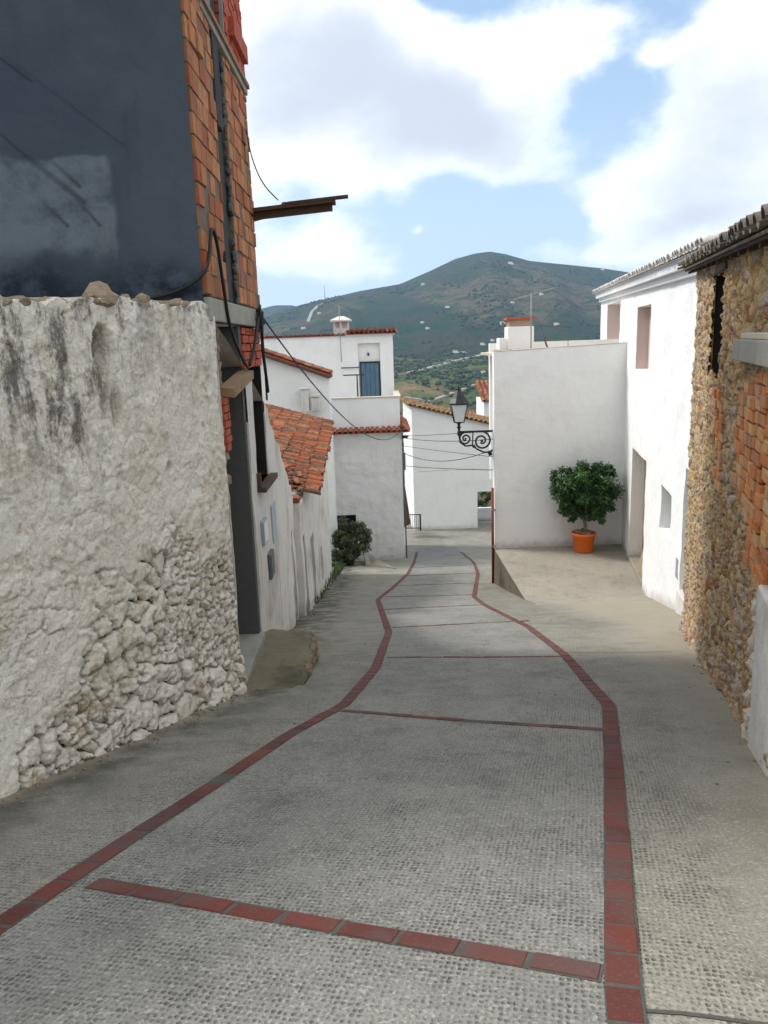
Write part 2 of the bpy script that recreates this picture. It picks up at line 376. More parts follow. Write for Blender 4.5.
# ------------------------------------------------------------------ plastered wall with openings
def wall(name,mat,parent,p0,p1,zb,zt,side,ops=(),thick=.3,step=.14,am=.012,fr=1.6,topn=0,back=True):
    """front face on the line p0-p1; side=+1/-1 picks the normal; zt=(z at p0, z at p1); ops=(u0,u1,z0,z1,depth)"""
    p0=V((p0[0],p0[1],0));p1=V((p1[0],p1[1],0)); L=(p1-p0).length; t=(p1-p0)/L; nn=V((t.y,-t.x,0))*side
    zt0,zt1=zt if isinstance(zt,tuple) else (zt,zt)
    def cuts(a,b,ex):
        e=sorted(set([a,b]+[x for x in ex if a<x<b])); o=[]
        for q,w in zip(e,e[1:]):
            k=max(1,int(math.ceil((w-q)/step))); o+=[q+(w-q)*i/k for i in range(k)]
        return o+[b]
    us=cuts(0,L,[x for o in ops for x in o[:2]]); zs=cuts(zb,min(zt0,zt1),[x for o in ops for x in o[2:4]])
    if abs(zt0-zt1)>1e-4 or topn: zs=zs+['top']
    mb=MB(); idx={}
    def pt(u,z,d=0,disp=True):
        q=p0+t*u
        if z=='top': zz=zt0+(zt1-zt0)*u/L+topn*(noise.noise(V((u*3,1.7,p0.y)))+.5*noise.noise(V((u*9,4.7,p0.y)))); zz=max(zz,zs[-2]+.002)
        else: zz=z
        a=am*(noise.noise(V((q.x*fr,q.y*fr,zz*fr)))+.5*noise.noise(V((q.x*fr*3,q.y*fr*3,zz*fr*3)))) if disp else 0
        return V((q.x,q.y,zz))+nn*(a-d)
    for i,u in enumerate(us):
        for j,z in enumerate(zs): idx[i,j]=len(mb.v); mb.v.append(tuple(pt(u,z)))
    def inop(u,z):
        return any(o[0]<u<o[1] and o[2]<z<o[3] for o in ops)
    for i in range(len(us)-1):
        for j in range(len(zs)-1):
            z1=zs[j+1]; zc=(zs[j]+(zs[j]+.01 if z1=='top' else z1))/2
            if inop((us[i]+us[i+1])/2,zc): continue
            f=(idx[i,j],idx[i+1,j],idx[i+1,j+1],idx[i,j+1]); f=f if side>0 else f[::-1]
            mb.f.append(f); mb.r.append(.5); mb.sm.append(True)
    # body behind: top, ends and back
    nt=len(zs)-1
    for i in range(len(us)-1):
        a,b=pt(us[i],zs[nt]),pt(us[i+1],zs[nt]); mb.add([a,b,b-nn*thick,a-nn*thick],[(0,1,2,3)],.5)
    for u in (us[0],us[-1]):
        for j in range(nt):
            a,b=pt(u,zs[j]),pt(u,zs[j+1]); mb.add([a,b,b-nn*thick,a-nn*thick],[(0,1,2,3)],.5)
    if back:
        a,b=pt(0,zb,thick,False),pt(L,zb,thick,False); c,d=pt(L,zs[nt],thick,False),pt(0,zs[nt],thick,False)
        if not any(o[4]>=thick for o in ops): mb.add([a,b,c,d],[(0,1,2,3)],.5)
    for o in ops:                           # reveals
        dep=o[4]; uu=[u for u in us if o[0]<=u<=o[1]]; zz=[z for z in zs if z!='top' and o[2]<=z<=o[3]]
        for z in (o[2],o[3]):
            for a,b in zip(uu,uu[1:]): mb.add([pt(a,z),pt(b,z),pt(b,z,dep,False),pt(a,z,dep,False)],[(0,1,2,3)],.5)
        for u in (o[0],o[1]):
            for a,b in zip(zz,zz[1:]): mb.add([pt(u,a),pt(u,b),pt(u,b,dep,False),pt(u,a,dep,False)],[(0,1,2,3)],.5)
    lowv=[]
    for v in mb.v:
        g_=-4.52 if (v[0]>3.25 and 17.5<v[1]<23.4) else gz(v[0],v[1])
        lowv.append(min(1,max(0,1-(v[2]-g_)/.55)))
    ob=mb.build(name,mat,parent,attrs={'low':lowv})
    def loc(u,z,d=0): return pt(u,z,d,False)
    return ob,loc,nn
def panel(name,mat,parent,loc,u0,u1,z0,z1,d,t=.03):
    a=loc(u0,z0,d+t); b=loc(u1,z0,d+t); n=(loc(u0,z0,d)-a)
    return MB().para(a,b-a,n,(0,0,z1-z0),.5).build(name,mat,parent)
# ------------------------------------------------------------------ clay tile roof
def tiles(name,mat,parent,A,B,up,w=.21,cl=.36,rad=.088,jit=.012,keep=None,ends=True):
    A,B,up=V(A),V(B),V(up); e=(B-A).normalized(); L=(B-A).length; n=e.cross(up).normalized()
    if n.z<0: n=-n
    upn=up.normalized(); R=up.length; nc=max(1,int(L/w)); nr=max(1,int(R/cl)); mb=MB()
    for i in range(nc):
        for j in range(nr):
            if keep and not keep((i+.5)/nc,(j+.5)/nr): continue
            r=random.random(); o=A+e*((i+.5)*L/nc+random.gauss(0,jit*.5))+upn*(j*R/nr+random.gauss(0,jit)); o=o+n*(.02+random.gauss(0,.004))
            tw=random.gauss(0,.03); s=6; vs=[]
            for (ll,rr,h) in ((-.03,rad,0.012),(cl*1.05,rad*.82,0.0)):
                for k in range(s+1):
                    q=math.pi*k/s; vs.append(o+upn*ll+e*(math.cos(q)*rr+tw*ll)+n*(math.sin(q)*rr*.85+h))
                if ll<0:
                    for k in range(s+1):
                        q=math.pi*k/s; vs.append(o+upn*ll+e*(math.cos(q)*(rr-.014))+n*(math.sin(q)*(rr-.014)*.85+h))
            k0=0;k1=s+1;k2=2*(s+1)
            fs=[(k0+k,k0+k+1,k2+k+1,k2+k) for k in range(s)]
            mb.add(vs,fs,r,True); mb.add(vs,[(k0+k,k1+k,k1+k+1,k0+k+1) for k in range(s)],r*.5)
            # pan tile between the covers
            r2=random.random(); o2=o+e*(w/2)-n*.012; vs=[]
            for ll,h in ((-.05,.008),(cl*1.02,-.004)):
                for k in range(5):
                    q=math.pi*k/4; vs.append(o2+upn*ll+e*(math.cos(q)*rad*.75)-n*(math.sin(q)*.03-h))
            mb.add(vs,[(k,k+1,k+6,k+5) for k in range(4)],r2*.8,True)
    if keep is None: mb.para(A-n*.05,B-A,up,n*.022,.2)
    return mb.build(name,mat,parent)
# ================================================================== GROUND
lp=[(-200,1080),(-60,970),(0,928),(100,860),(200,795),(290,735),(345,705),(376,668),(389,632),(378,600),(396,585),(408,574),(414,563),(417,552)]
rp=[(636,1160),(625,1020),(622,960),(613,760),(609,706),(564,655),(528,627),(486,606),(474,597),(476,585),(478,574),(474,563),(461,552)]
LP=[V((-2.35,-1.0,0))]+[gh(*p) for p in lp[1:]]; RP=[V((.25,-1.2,0))]+[gh(*p) for p in rp[1:]]
def poly(P,y): return float(np.interp(y,[p.y for p in P],[p.x for p in P]))
OLD=lambda y:-2.54+.3*(y-4.65)
HST=lambda y:1.02+.306*y
GWL=lambda y:5.25+.178*(y-12.9)
def sheet(name,mat,fx0,fx1,y0,y1,dy,nx,dz,seed,att):
    ys=np.arange(y0,y1+.001,dy); P=np.zeros((len(ys),nx+1,3)); A={k:np.zeros((len(ys),nx+1)) for k in ('dimple','stain','warm')}
    for i,y in enumerate(ys):
        a,b=fx0(y),fx1(y)
        for j in range(nx+1):
            x=a+(b-a)*j/nx; P[i,j]=(x,y,gz(x,y)+dz); A['dimple'][i,j],A['stain'][i,j],A['warm'][i,j]=att(x,y)
    mb=gridmesh(P); mb.f=[f[::-1] for f in mb.f] if (P[0,-1,0]<P[0,0,0]) else mb.f
    return struct(mb.build(name,mat,None,attrs={k:v.ravel() for k,v in A.items()}))
def s1(v,a,b):
    t=min(1,max(0,(v-a)/(b-a))); return t*t*(3-2*t)
_E=[gh(*p) for p in ((753,963),(743,932),(727,885),(706,822),(680,744),(644,671),(600,625),(560,612))]; EY=[0]+[p.y for p in _E]+[26]; EX=[_E[0].x-.1]+[p.x for p in _E]+[_E[-1].x]
def att_pave(x,y):
    if x<poly(LP,y)+.3:
        dl=x-(OLD(y) if y<8 else -1.7); d=s1(dl,.55,.95)*(1-s1(y,9,14)*.8); st_=(1-s1(dl,.1,1.0))*.95+.25*s1(y,7,9); wm=(1-s1(dl,.0,.28))*.9 if y<8.2 else .1  # second value darkens the pavement towards the left wall
        return d,st_,wm
    e=np.interp(y,EY,EX); d=1-s1(x,e-.12,e+.10)
    return d,(.45*(1-s1(abs(x-HST(y)),0,.5)) if y<12 else .2),s1(x,e,e+.8)*.75*(1-s1(y,22,27))
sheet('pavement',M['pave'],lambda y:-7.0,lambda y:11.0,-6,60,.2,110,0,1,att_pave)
# carriageway strip between the brick borders, 4 mm above
sheet('road',M['road'],lambda y:poly(LP,y),lambda y:poly(RP,y),-1.0,42,.1,22,.006,2,lambda x,y:(1,.12+.3*s1(y,30,42),0))
# brick edging
def edging(P,w,name,lift=.012,bl=.232,gap=.02):
    P=[V((p.x,p.y,0)) for p in P]
    # resample and round the corners a little
    seg=[]; 
    for a,b in zip(P,P[1:]):
        k=max(1,int((b-a).length/.05)); seg+=[a.lerp(b,i/k) for i in range(k)]
    seg.append(P[-1])
    X=np.array([[p.x,p.y] for p in seg]); kk=5; Xp=np.pad(X,((kk//2,kk//2),(0,0)),mode='reflect',reflect_type='odd'); X=np.stack([np.convolve(Xp[:,i],np.ones(kk)/kk,'valid') for i in (0,1)],1)
    D=np.r_[0,np.cumsum(np.hypot(*np.diff(X,axis=0).T))]
    def pos(s): return V((np.interp(s,D,X[:,0]),np.interp(s,D,X[:,1]),0))
    mb=MB(); mo=MB(); s=0; nb_=max(1,round(D[-1]/(bl+gap))); bl=D[-1]/nb_-gap
    while s+bl*.7<D[-1]:
        l=bl*random.uniform(.97,1.02); a=pos(s);b=pos(s+l); t=(b-a).normalized(); n=V((-t.y,t.x,0)); ww=w/2*random.uniform(.96,1.03); off=random.gauss(0,.003)
        q=[a+n*(off-ww),b+n*(off-ww),b+n*(off+ww),a+n*(off+ww)]
        h=lift+random.gauss(0,.0015); bv=.006; c=sum(q,V())/4
        lo=[V((p.x,p.y,gz(p.x,p.y)-.03)) for p in q]
        m1=[V((p.x,p.y,gz(p.x,p.y)+h-.006)) for p in q]
        tp=[V((p.x,p.y,gz(p.x,p.y)+h)) for p in [x+(c-x).normalized()*bv for x in q]]
        fs=[(8,9,10,11)]+[(k,(k+1)%4,4+(k+1)%4,4+k) for k in range(4)]+[(4+k,4+(k+1)%4,8+(k+1)%4,8+k) for k in range(4)]
        mb.add(lo+m1+tp,fs)
        s+=bl+gap
    s=0
    while s<D[-1]-.02:                                # mortar bed following the ground
        s2=min(D[-1],s+.1); a=pos(s);b=pos(s2); t=(b-a).normalized(); n=V((-t.y,t.x,0))*(w/2+.004)
        q=[a-n,b-n,b+n,a+n]; mo.add([V((p.x,p.y,gz(p.x,p.y)+.0085)) for p in q],[(0,1,2,3)]); s=s2
    o=struct(mb.build(name,M['edge'])); struct(mo.build('mortar_bed',M['mortar']))
    return o
edging(LP,.118,'brick_edging',bl=.195,gap=.014); edging(RP,.118,'brick_edging',bl=.195,gap=.014)
rows=[((90,885),(606,978)),((340,711),(608,731)),((385,658),(562,657)),((391,628),(528,621)),((382,610),(487,605)),((384,597),(474,595)),((396,586),(476,583)),((407,576),(478,573)),((412,568),(475,565))]
for i,(p,q) in enumerate(rows):
    a,b=gh(*p),gh(*q); a.z=b.z=0; d=(b-a).normalized(); a2=a+d*.02; b2=b-d*(.005 if i==0 else -.03)
    m=(a2+b2)/2+V((0,-.05,0)) if i in(1,2,3) else (a2+b2)/2
    edging([a2,m,b2],.105 if i<1 else .08 if i<2 else .06,'brick_edging')
# terrace slab by the white house
TX=3.27; ty=[17.6,18.3,18.9,19.6,20.4,21.4,22.4,23.2]
def tz(x,y):
    return -4.52+.01*noise.noise(V((x,y,0)))+.004*noise.noise(V((x*4,y*4,0)))
nx,ny=40,60; P=np.zeros((ny+1,nx+1,3))
for i in range(ny+1):
    y=16.6+i/ny*(23.2-16.6)
    for j in range(nx+1):
        x=3.30-.06*(y-18)/5+(j/nx)*(8.0-3.25)
        g=gz(x,y)+.006; t=tz(x,y); k=s1(y,16.6,17.0)
        z=max(g,t) if y>17.2 else g-.03*(1-k); P[i,j]=(x,y,z)
mb=gridmesh(P); b0=[]; rt=MB()
for i in range(ny):                                  # retaining face on the street side
    a,b=V(P[i,0]),V(P[i+1,0]); rt.add([a,b,V((b.x-.02,b.y,gz(b.x,b.y)-.3)),V((a.x-.02,a.y,gz(a.x,a.y)-.3))],[(0,1,2,3)],.5)
struct(mb.build('terrace_pavement',M['terr'])); struct(rt.build('terrace_edge',M['edge_conc']))
# a few dark expansion joints in the pavement
def joint(p,q,w=.02):
    a,b=gh(*p),gh(*q); mb=MB(); n=max(2,int((b-a).length/.1)); d=(b-a); d.z=0; d.normalize(); nn=V((-d.y,d.x,0))
    for i in range(n):
        c0=a.lerp(b,i/n)+nn*.015*noise.noise(V((i*.4,a.x,0))); c1=a.lerp(b,(i+1)/n)+nn*.015*noise.noise(V(((i+1)*.4,a.x,0)))
        q=[c0-nn*w/2,c1-nn*w/2,c1+nn*w/2,c0+nn*w/2]; mb.add([V((v.x,v.y,gz(v.x,v.y)+.004)) for v in q],[(0,1,2,3)])
    struct(mb.build('pavement_joint',M['mortar']))
joint((645,1013),(790,1030)); joint((566,653),(672,652),.015)
# manhole covers
for k,(px,py,r,lb) in enumerate(((438,549,.42,'dark round manhole cover in the road near the far white house'),(424,575,.13,'small round drain cap in the road just above the brick crossbands'),(357,538,.01,''))):
    if r<.05: continue
    g=gh(px,py); mb=MB(); vs=[];n=24
    for k2 in range(n):
        q=2*math.pi*k2/n; x=g.x+r*math.cos(q); y=g.y+r*math.sin(q); vs.append((x,y,gz(x,y)+.012))
    for k2 in range(n):
        q=2*math.pi*k2/n; x=g.x+r*.92*math.cos(q); y=g.y+r*.92*math.sin(q); vs.append((x,y,gz(x,y)+.018))
    mb.add(vs,[(i,(i+1)%n,n+(i+1)%n,n+i) for i in range(n)]+[tuple(range(n,2*n))])
    tag(mb.build('manhole_cover',M['box_dark']),lb,'manhole cover')
# ================================================================== OLD RUBBLE WALL (left foreground)
ow=thing('old_stone_wall',(OLD(5),5,gz(OLD(5),5)),'tall whitewashed rubble wall with crumbling plaster in the left foreground','wall')
Y0,Y1=-2.5,8.08; du=.0135
ys=np.r_[np.arange(Y0,4.3,.06),np.arange(4.3,Y1,du)]; nz=250
Yg=np.repeat(ys[:,None],nz,1); top=1.93+.09*(ys-5)/3+.05*(fbm(ys*3,ys*0+2,3)-.5)*2+.05*(fbm(ys*11,ys*0,5)-.5)*2
bot=np.array([prof(y)-.15 for y in ys]); tt=np.linspace(0,1,nz)[None,:]; Zg=bot[:,None]+(top-bot)[:,None]*tt
hg=Zg-np.array([prof(y) for y in ys])[:,None]         # height above ground
# rubble masks: exposed stones low and toward the far end
rm=sst(1.60-hg+1.7*(fbm(Yg*1.6,Zg*1.6,11,6,.6)-.5)-.88*np.clip(6.4-Yg,0,3),.0,.16)
rm=np.maximum(rm,.30*sst(fbm(Yg*1.7,Zg*1.7,21),.42,.6)*sst(1.8-hg,0,.8))
wx=Yg+.20*(fbm(Yg*4,Zg*4,31,6,.6)-.5); wz=Zg+.20*(fbm(Yg*4,Zg*4,32,6,.6)-.5)
f1,f2,idr=voro(wx*4.6+wz*1.0,wz*5.6-wx*.5,3); e=f2-f1
g1,g2,idg=voro(wx*10,wz*12,8); eg=g2-g1
big=sst(e,.03,.13)*(.85+.15*sst(e,.1,.5)); sml=sst(eg,.03,.15)*(.85+.15*sst(eg,.1,.5))
big=big*(1+.9*(idr-.5)*np.sin(wx*9+idr*40)); big=np.clip(big,0,1.3)
pickb=sst(fbm(Yg*1.1,Zg*1.1,41),.42,.5)
dome=(big*(.6+.7*idr)*.070*pickb+sml*(.5+.8*idg)*.045*(1-pickb))
crev=np.clip(1-np.where(pickb>.5,big,sml)*1.25,0,1)
D=rm*dome*1.0-.045*rm-rm*crev**2*.035+.030*(fbm(Yg*2.0,Zg*2.0,51)-.5)*2+(.010+.012*rm)*(fbm(Yg*9,Zg*9,52,5,.6)-.5)*2+(.006+.012*rm)*(fbm(Yg*28,Zg*28,53)-.5)*2
# shallow plaster lumps higher up
h1,h2,_=voro(wx*5.2,wz*6.6,77); D+=(1-rm)*sst(h2-h1,0,.3)*.009*sst(fbm(Yg*1.4,Zg*1.4,78),.42,.6)
# plaster flakes: thin raised sheets with broken edges
fl=sst(fbm(Yg*1.5+3,Zg*2.2,61,6,.6),.49,.505)*(1-rm); D+=fl*.012; fl2=sst(fbm(Yg*3+9,Zg*3.4,63,6,.62),.52,.535)*(1-rm); D+=fl2*.007
# batter at the foot and rounded far end, hole near the top
D+=.10*np.clip(.7-hg,0,1)**1.5
endr=np.clip((Yg-(Y1-.28))/.28,0,1); D-=.22*endr**2.4
hole=1.6*np.exp(-(((Yg-6.17)/.12)**2+((Zg-1.60)/.20)**2)*1.3)+.8*np.exp(-(((Yg-6.24)/.07)**2+((Zg-1.15)/.25)**2)*1.5)+.8*np.exp(-(((Yg-6.9)/.05)**2+((Zg-.6)/.05)**2))
hole*=.5+fbm(Yg*12,Zg*12,71); hole=np.clip(hole,0,1); D-=.19*sst(hole,.25,.7)
mort=np.clip(rm*crev*1.05+.85*np.clip(hole,0,1),0,1)
stain_darken=np.exp(-((1.95-Zg)/.85)**2)*(.35+1.0*np.exp(-((Yg-5.7)/.5)**2)+.7*np.exp(-((Yg-5.1)/.15)**2)) + .6*np.exp(-(((Yg-5.7)/.4)**2+((Zg-1.2)/.5)**2)) + .8*np.exp(-(1.98-Zg)/.05*1.)*1
stain_darken=np.clip(stain_darken*1.15,0,1)
bare=np.clip(rm*.7+.35*sst(Yg,6.0,7.6)+.15+.35*(1-fl)*(1-rm),0,1)
nrm=np.array([math.cos(math.atan(.3)),-math.sin(math.atan(.3)),0])   # towards the street
P=np.stack([OLD(Yg)+D*nrm[0],Yg+D*nrm[1],Zg],-1)
mb=gridmesh(P); mb.f=mb.f
nv=len(mb.v)
ext=[]; n_=len(ys)
# thickness: top and back
for i in range(n_-1):
    a,b=V(P[i,-1]),V(P[i+1,-1]); k=V((-.5,.15,0)); j1=V((0,0,.03*noise.noise(a*6)));j2=V((0,0,.03*noise.noise(b*6)))
    mb.add([a,b,b+k+j2,a+k+j1],[(0,1,2,3)],.5,True)
    ab,bb=V(P[i,0])+k,V(P[i+1,0])+k; mb.add([a+k+j1,b+k+j2,bb,ab],[(0,1,2,3)],.5)
for j in range(nz-1):
    a,b=V(P[-1,j]),V(P[-1,j+1]); k=V((-.45,.12,0)); mb.add([a,a+k,b+k,b],[(0,1,2,3)],.5,True)
pad=len(mb.v)-nv
mk=lambda A,v:np.r_[A.ravel(),np.full(pad,v)]
mb.build('wall_body',M['oldwall'],ow,attrs={'mort':mk(mort,.3),'stain':mk(stain_darken,.7),'bare':mk(bare,.6)})
mb=MB()                                              # loose stones and mud on the top
for k in range(420):
    y=random.uniform(3.6,7.9); s=random.choice([.02,.025,.035,.05]); mb.rock((OLD(y)-random.uniform(.02,.42),y,1.93+.09*(y-5)/3+.0),s*random.uniform(.7,1.3),(1.3,1.2,.75))
mb.rock((OLD(6.3)-.06,6.3,2.02),.11,(1.1,.9,.95)); mb.rock((OLD(6.65)-.08,6.62,2.0),.055); mb.rock((OLD(6.9)-.08,6.85,2.01),.06)
mb.build('coping_stones',M['stone'],ow)
# ================================================================== UNFINISHED HOUSE (slate render + brick)
uh=thing('unfinished_house',(-1.6,9.5,gz(-1.6,9.5)),'tall unfinished brick house with dark blue-grey rendered side above the old wall','house')
# rendered side wall: from the street corner to the left, facing uphill
cA=V((-1.62,7.72)); cB=V((-9.5,6.3)); Lg=(cB-cA).length
ug=np.r_[np.linspace(0,3.6,260),np.linspace(3.7,Lg,20)]; zg=np.r_[np.linspace(-1.8,1.8,8)[:-1],np.linspace(1.8,5.6,280),np.linspace(5.7,9,12)]; UU,ZZ=np.meshgrid(ug,zg,indexing='ij')
UU=np.where(ZZ<1.84,np.maximum(UU,.4),UU); dirx=(cB-cA)/Lg; nn=np.array([-dirx[1],dirx[0]])
if nn[1]>0: nn=-nn
DD=.012*(fbm(UU*2,ZZ*2,5)-.5)
Pp=np.stack([cA.x+dirx.x*UU+nn[0]*DD,cA.y+dirx.y*UU+nn[1]*DD,ZZ],-1)
pj=(.05*(fbm(UU*3,ZZ*3,9)-.5)*2)
patch=sst(UU+pj,.70,.76)*(1-sst(ZZ+pj*1.5,3.26,3.30))*sst(ZZ+pj*4,2.35,2.55)
damp=(1-sst(ZZ+.2*(fbm(UU*2,ZZ*2,3)-.5)*2,2.15,2.55))
strk=np.zeros_like(UU)
for (u0,z0,u1,z1,w) in ((1.42,3.30,.98,2.92,.028),(1.12,3.05,.86,2.72,.018),(1.30,2.90,1.14,2.72,.02),(2.05,3.9,1.42,3.30,.010),(2.6,4.9,1.3,3.9,.012),(1.5,4.1,.6,3.4,.008),(1.2,3.25,1.0,3.05,.02)):
    t=np.clip(((UU-u0)*(u1-u0)+(ZZ-z0)*(z1-z0))/((u1-u0)**2+(z1-z0)**2),0,1); d=np.hypot(UU-u0-t*(u1-u0),ZZ-z0-t*(z1-z0)); strk=np.maximum(strk,(1-sst(d,w*.4,w*1.3))*.6*(.4+.6*t))
mb=gridmesh(Pp); mb.f=[f[::-1] for f in mb.f]
mb.build('rendered_wall',M['slate'],uh,attrs={'patch':patch.ravel(),'damp':damp.ravel(),'streak':strk.ravel()})
MB().box(-1.80,-1.70,7.80,11.1,2.1,7.9).box(-9,-1.72,11.15,11.35,-3.6,8.5).box(-9.3,-9.0,6.6,11.3,-2,8.5).build('inner_wall',M['concrete_dark'],uh)
XF=-1.60
def blockwork(name,mat,parent,y0,y1,z0,z1,bw=.24,bh=.30,x=XF,dep=.1,rag=None,gap=.012,jit=.006):
    mb=MB(); z=z0; row=0
    while z<z1-.05:
        h=min(bh,z1-z); y=y0-(bw*.5 if row%2 else 0)
        while y<y1-.02:
            a=max(y,y0)+gap/2; b=min(y+bw,y1)-gap/2
            if rag: b=min(b,y1-rag*abs(noise.noise(V((row*1.7,y1,0))))*2); 
            if b-a>.03 and not(rag and random.random()<.02):
                j=random.gauss(0,jit); mb.para((x-dep,a,z+gap/2+random.gauss(0,.002)),(dep+j,0,0),(0,b-a,0),(0,0,h-gap+random.gauss(0,.002)))
            y+=bw
        z+=bh; row+=1
    return mb.build(name,mat,parent,bevel=.004)
blockwork('brick_panel',M['hollow'],uh,7.76,8.94,2.1,8.4,.25,.20,gap=.022,jit=.009)
blockwork('brick_panel',M['hollow'],uh,9.66,11.25,2.1,4.78,.25,.20,gap=.022,jit=.009)
MB().box(XF-.08,XF-.012,7.78,8.97,2.1,8.3).build('mortar_joints',M['fac_mortar'],uh); MB().box(XF-.08,XF-.012,9.64,11.23,2.1,4.77).build('mortar_joints',M['fac_mortar'],uh)
blockwork('brick_panel',M['red_brick'],uh,9.9,11.25,4.98,8.4,.27,.10)
blockwork('brick_panel',M['red_brick'],uh,9.75,11.2,1.35,1.84,.27,.10,x=XF-.01)
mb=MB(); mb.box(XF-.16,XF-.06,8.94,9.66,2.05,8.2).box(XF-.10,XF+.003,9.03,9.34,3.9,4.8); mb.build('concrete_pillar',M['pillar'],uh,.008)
mb=MB()
for k in range(60):                                   # ragged broken block ends and mortar at the pillar
    z=random.uniform(2.1,4.7); mb.rock((XF-.02,9.6+random.uniform(-.04,.03),z),random.uniform(.015,.045),(.8,1,1.3),n=1)
struct(mb.build('broken_mortar',M['concrete_dark'],uh),'stuff')
mb=MB(); mb.rock((XF-.005,8.88,2.55),.075,(.25,1,.9)); mb.build('putlog_hole',M['dark'],uh)
MB().para((XF-.18,8.45,4.80),(.20,0,0),(0,2.82,0),(0,0,.09)).build('floor_slab',M['concrete'],uh,.01)
MB().para((XF+.02,8.3,4.87),(.03,0,0),(0,2.95,.0),(0,0,.05)).build('edge_board',M['wood_old'],uh)
MB().box(XF-.05,XF+.06,10.2,11.2,5.15,5.35).build('shutter_box',M['red_brick'],uh)
MB().box(XF-.02,XF+.02,8.9,8.93,4.9,8).box(XF-.02,XF+.02,9.7,9.73,4.9,8).build('window_frame',M['galv'],uh)
MB().para((XF-.3,7.78,1.86),(.33,0,0),(0,3.5,0),(0,0,.22)).build('lintel',M['concrete'],uh,.012)
# lower storey: plastered wall with the doorway and the tall window
lw,loc,nn_=wall('plastered_wall',M['white_old'],uh,(XF,8.10),(XF,11.45),-3.3,(1.86,.72),1,ops=[(.02,1.52,-1.95,1.845,.42),(1.95,2.95,-.15,1.80,.3)],am=.02,thick=.45)
panel('door_jamb',M['concrete_dark'],uh,lambda u,z,d=0:V((XF-.02-d,8.1+u,z)),1.40,1.525,-1.95,1.84,.0,.42)
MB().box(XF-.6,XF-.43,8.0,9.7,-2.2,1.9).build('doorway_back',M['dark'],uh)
MB().box(XF-.42,XF+.04,8.0,9.60,-2.1,-1.93).build('threshold',M['concrete'],uh,.01)
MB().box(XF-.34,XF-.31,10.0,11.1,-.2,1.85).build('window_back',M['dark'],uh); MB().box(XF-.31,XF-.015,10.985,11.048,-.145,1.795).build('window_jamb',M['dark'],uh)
MB().box(XF-.2,XF-.16,10.45,10.49,-.1,1.8).box(XF-.2,XF-.16,10.78,10.82,-.1,1.8).box(XF-.12,XF-.05,10.08,10.16,-.12,1.8).build('window_bars',M['galv'],uh)
MB().para((XF-.25,10.0,-.22),(.36,0,0),(0,1.2,0),(0,0,.07)).para((XF-.25,10.0,-.15),(.30,0,0),(0,.06,0),(0,0,.18)).build('window_sill',M['wood_dark'],uh,.006)
MB().para((XF-.05,8.25,1.12),(.16,0,-.02),(0,1.35,.14),(0,0,.09)).build('cross_timber',M['wood_old'],uh)
blockwork('broken_brick_edge',M['red_brick'],uh,8.14,8.42,.55,1.15,.2,.08,x=XF+.02)
mb=MB()
for k in range(36): mb.rock((XF-.05,8.14+random.uniform(0,.14),random.uniform(.0,1.8)),random.uniform(.03,.07),(.9,1,1.3),n=1)
mb.build('rubble_edge',M['stone'],uh)
# wooden boards jutting from the facade
mb=MB(); a=onx(253,210,XF,0); tip=at(338,200,a.y-.1)
d=tip-a; mb.para(a+V((-.15,-.12,-.05)),d*1.10,(0,.26,0),(0,0,.045)); mb.para(a+V((-.1,-.05,-.135)),d*1.02,(0,.08,.0),(0,0,.085)); mb.para(a+V((-.1,.02,-.16)),d*.55+V((0,0,.09)),(0,.05,0),(0,0,.04))
mb.para(a+d*.42+V((0,-.14,0)),d*.7,(0,.12,0),(0,0,.03))
for k in range(14): mb.rock(a+d*(.42+random.uniform(-.08,.14))+V((0,random.uniform(-.1,.1),.02)),random.uniform(.02,.045),(1.3,1,.6),n=1)
mb.build('canopy_board',M['wood_dark'],uh)
for (y0,y1,z0,z1,mt,nm) in ((9.98,10.30,-.92,-.6,'box_grey','meter_box'),(10.4,10.75,-1.5,-1.15,'box_dark','meter_box')):
    o=MB().box(XF-.02,XF+.05,y0,y1,z0,z1).build(nm,M[mt],uh,.008)
    o['label']='pale grey meter box with a white lid' if mt=='box_grey' else 'dark grey meter box low on the wall'
    MB().box(XF+.048,XF+.056,y0+.03,y1-.03,z0+.03,z1-.03).build('lid',M['white_trim' if mt=='box_grey' else 'box_dark'],o)
MB().box(XF-.005,XF+.02,11.0,11.4,-1.15,-.6).build('tile_plaque',M['blue_tile'],uh)
# doorstep block
ds=MB(); na,nb2,nc=26,10,8
def dsp(a,b,c):                                        # a along the street, b across, c up
    y=7.93+2.04*a; x=-1.62+.68*b; zb_=gz(x,y)-.08; zt_=-1.99-.05*a; z=zb_+(zt_-zb_)*c
    q=V((x*4,y*4,z*4)); e_=max(0,b-.8)/.2*max(0,c-.75)/.25+max(0,a-.93)/.07*max(0,c-.75)/.25
    return (x+.015*noise.noise(q)+.02*noise.noise(q*3.1)-.05*e_,y+.025*noise.noise(q+V((9,0,0))),z+.014*noise.noise(q*2+V((0,7,0)))-.035*e_*(1+noise.noise(q*2)))
def face(f,n1,n2):
    vs=[f(i/n1,j/n2) for i in range(n1+1) for j in range(n2+1)]
    ds.add(vs,[(i*(n2+1)+j,i*(n2+1)+j+1,(i+1)*(n2+1)+j+1,(i+1)*(n2+1)+j) for i in range(n1) for j in range(n2)],.5,True)
face(lambda p,q:dsp(p,q,1),60,24); face(lambda p,q:dsp(p,1,q),60,14); face(lambda p,q:dsp(1,p,q),24,14); face(lambda p,q:dsp(0,p,q),24,6); face(lambda p,q:dsp(p,0,q),20,4)
dst=thing('concrete_doorstep',(-1.28,8.9,gz(-1.28,8.9)),'low mossy concrete landing block at the foot of the left wall','doorstep'); ds.build('block',M['mossy'],dst)
mb=MB()
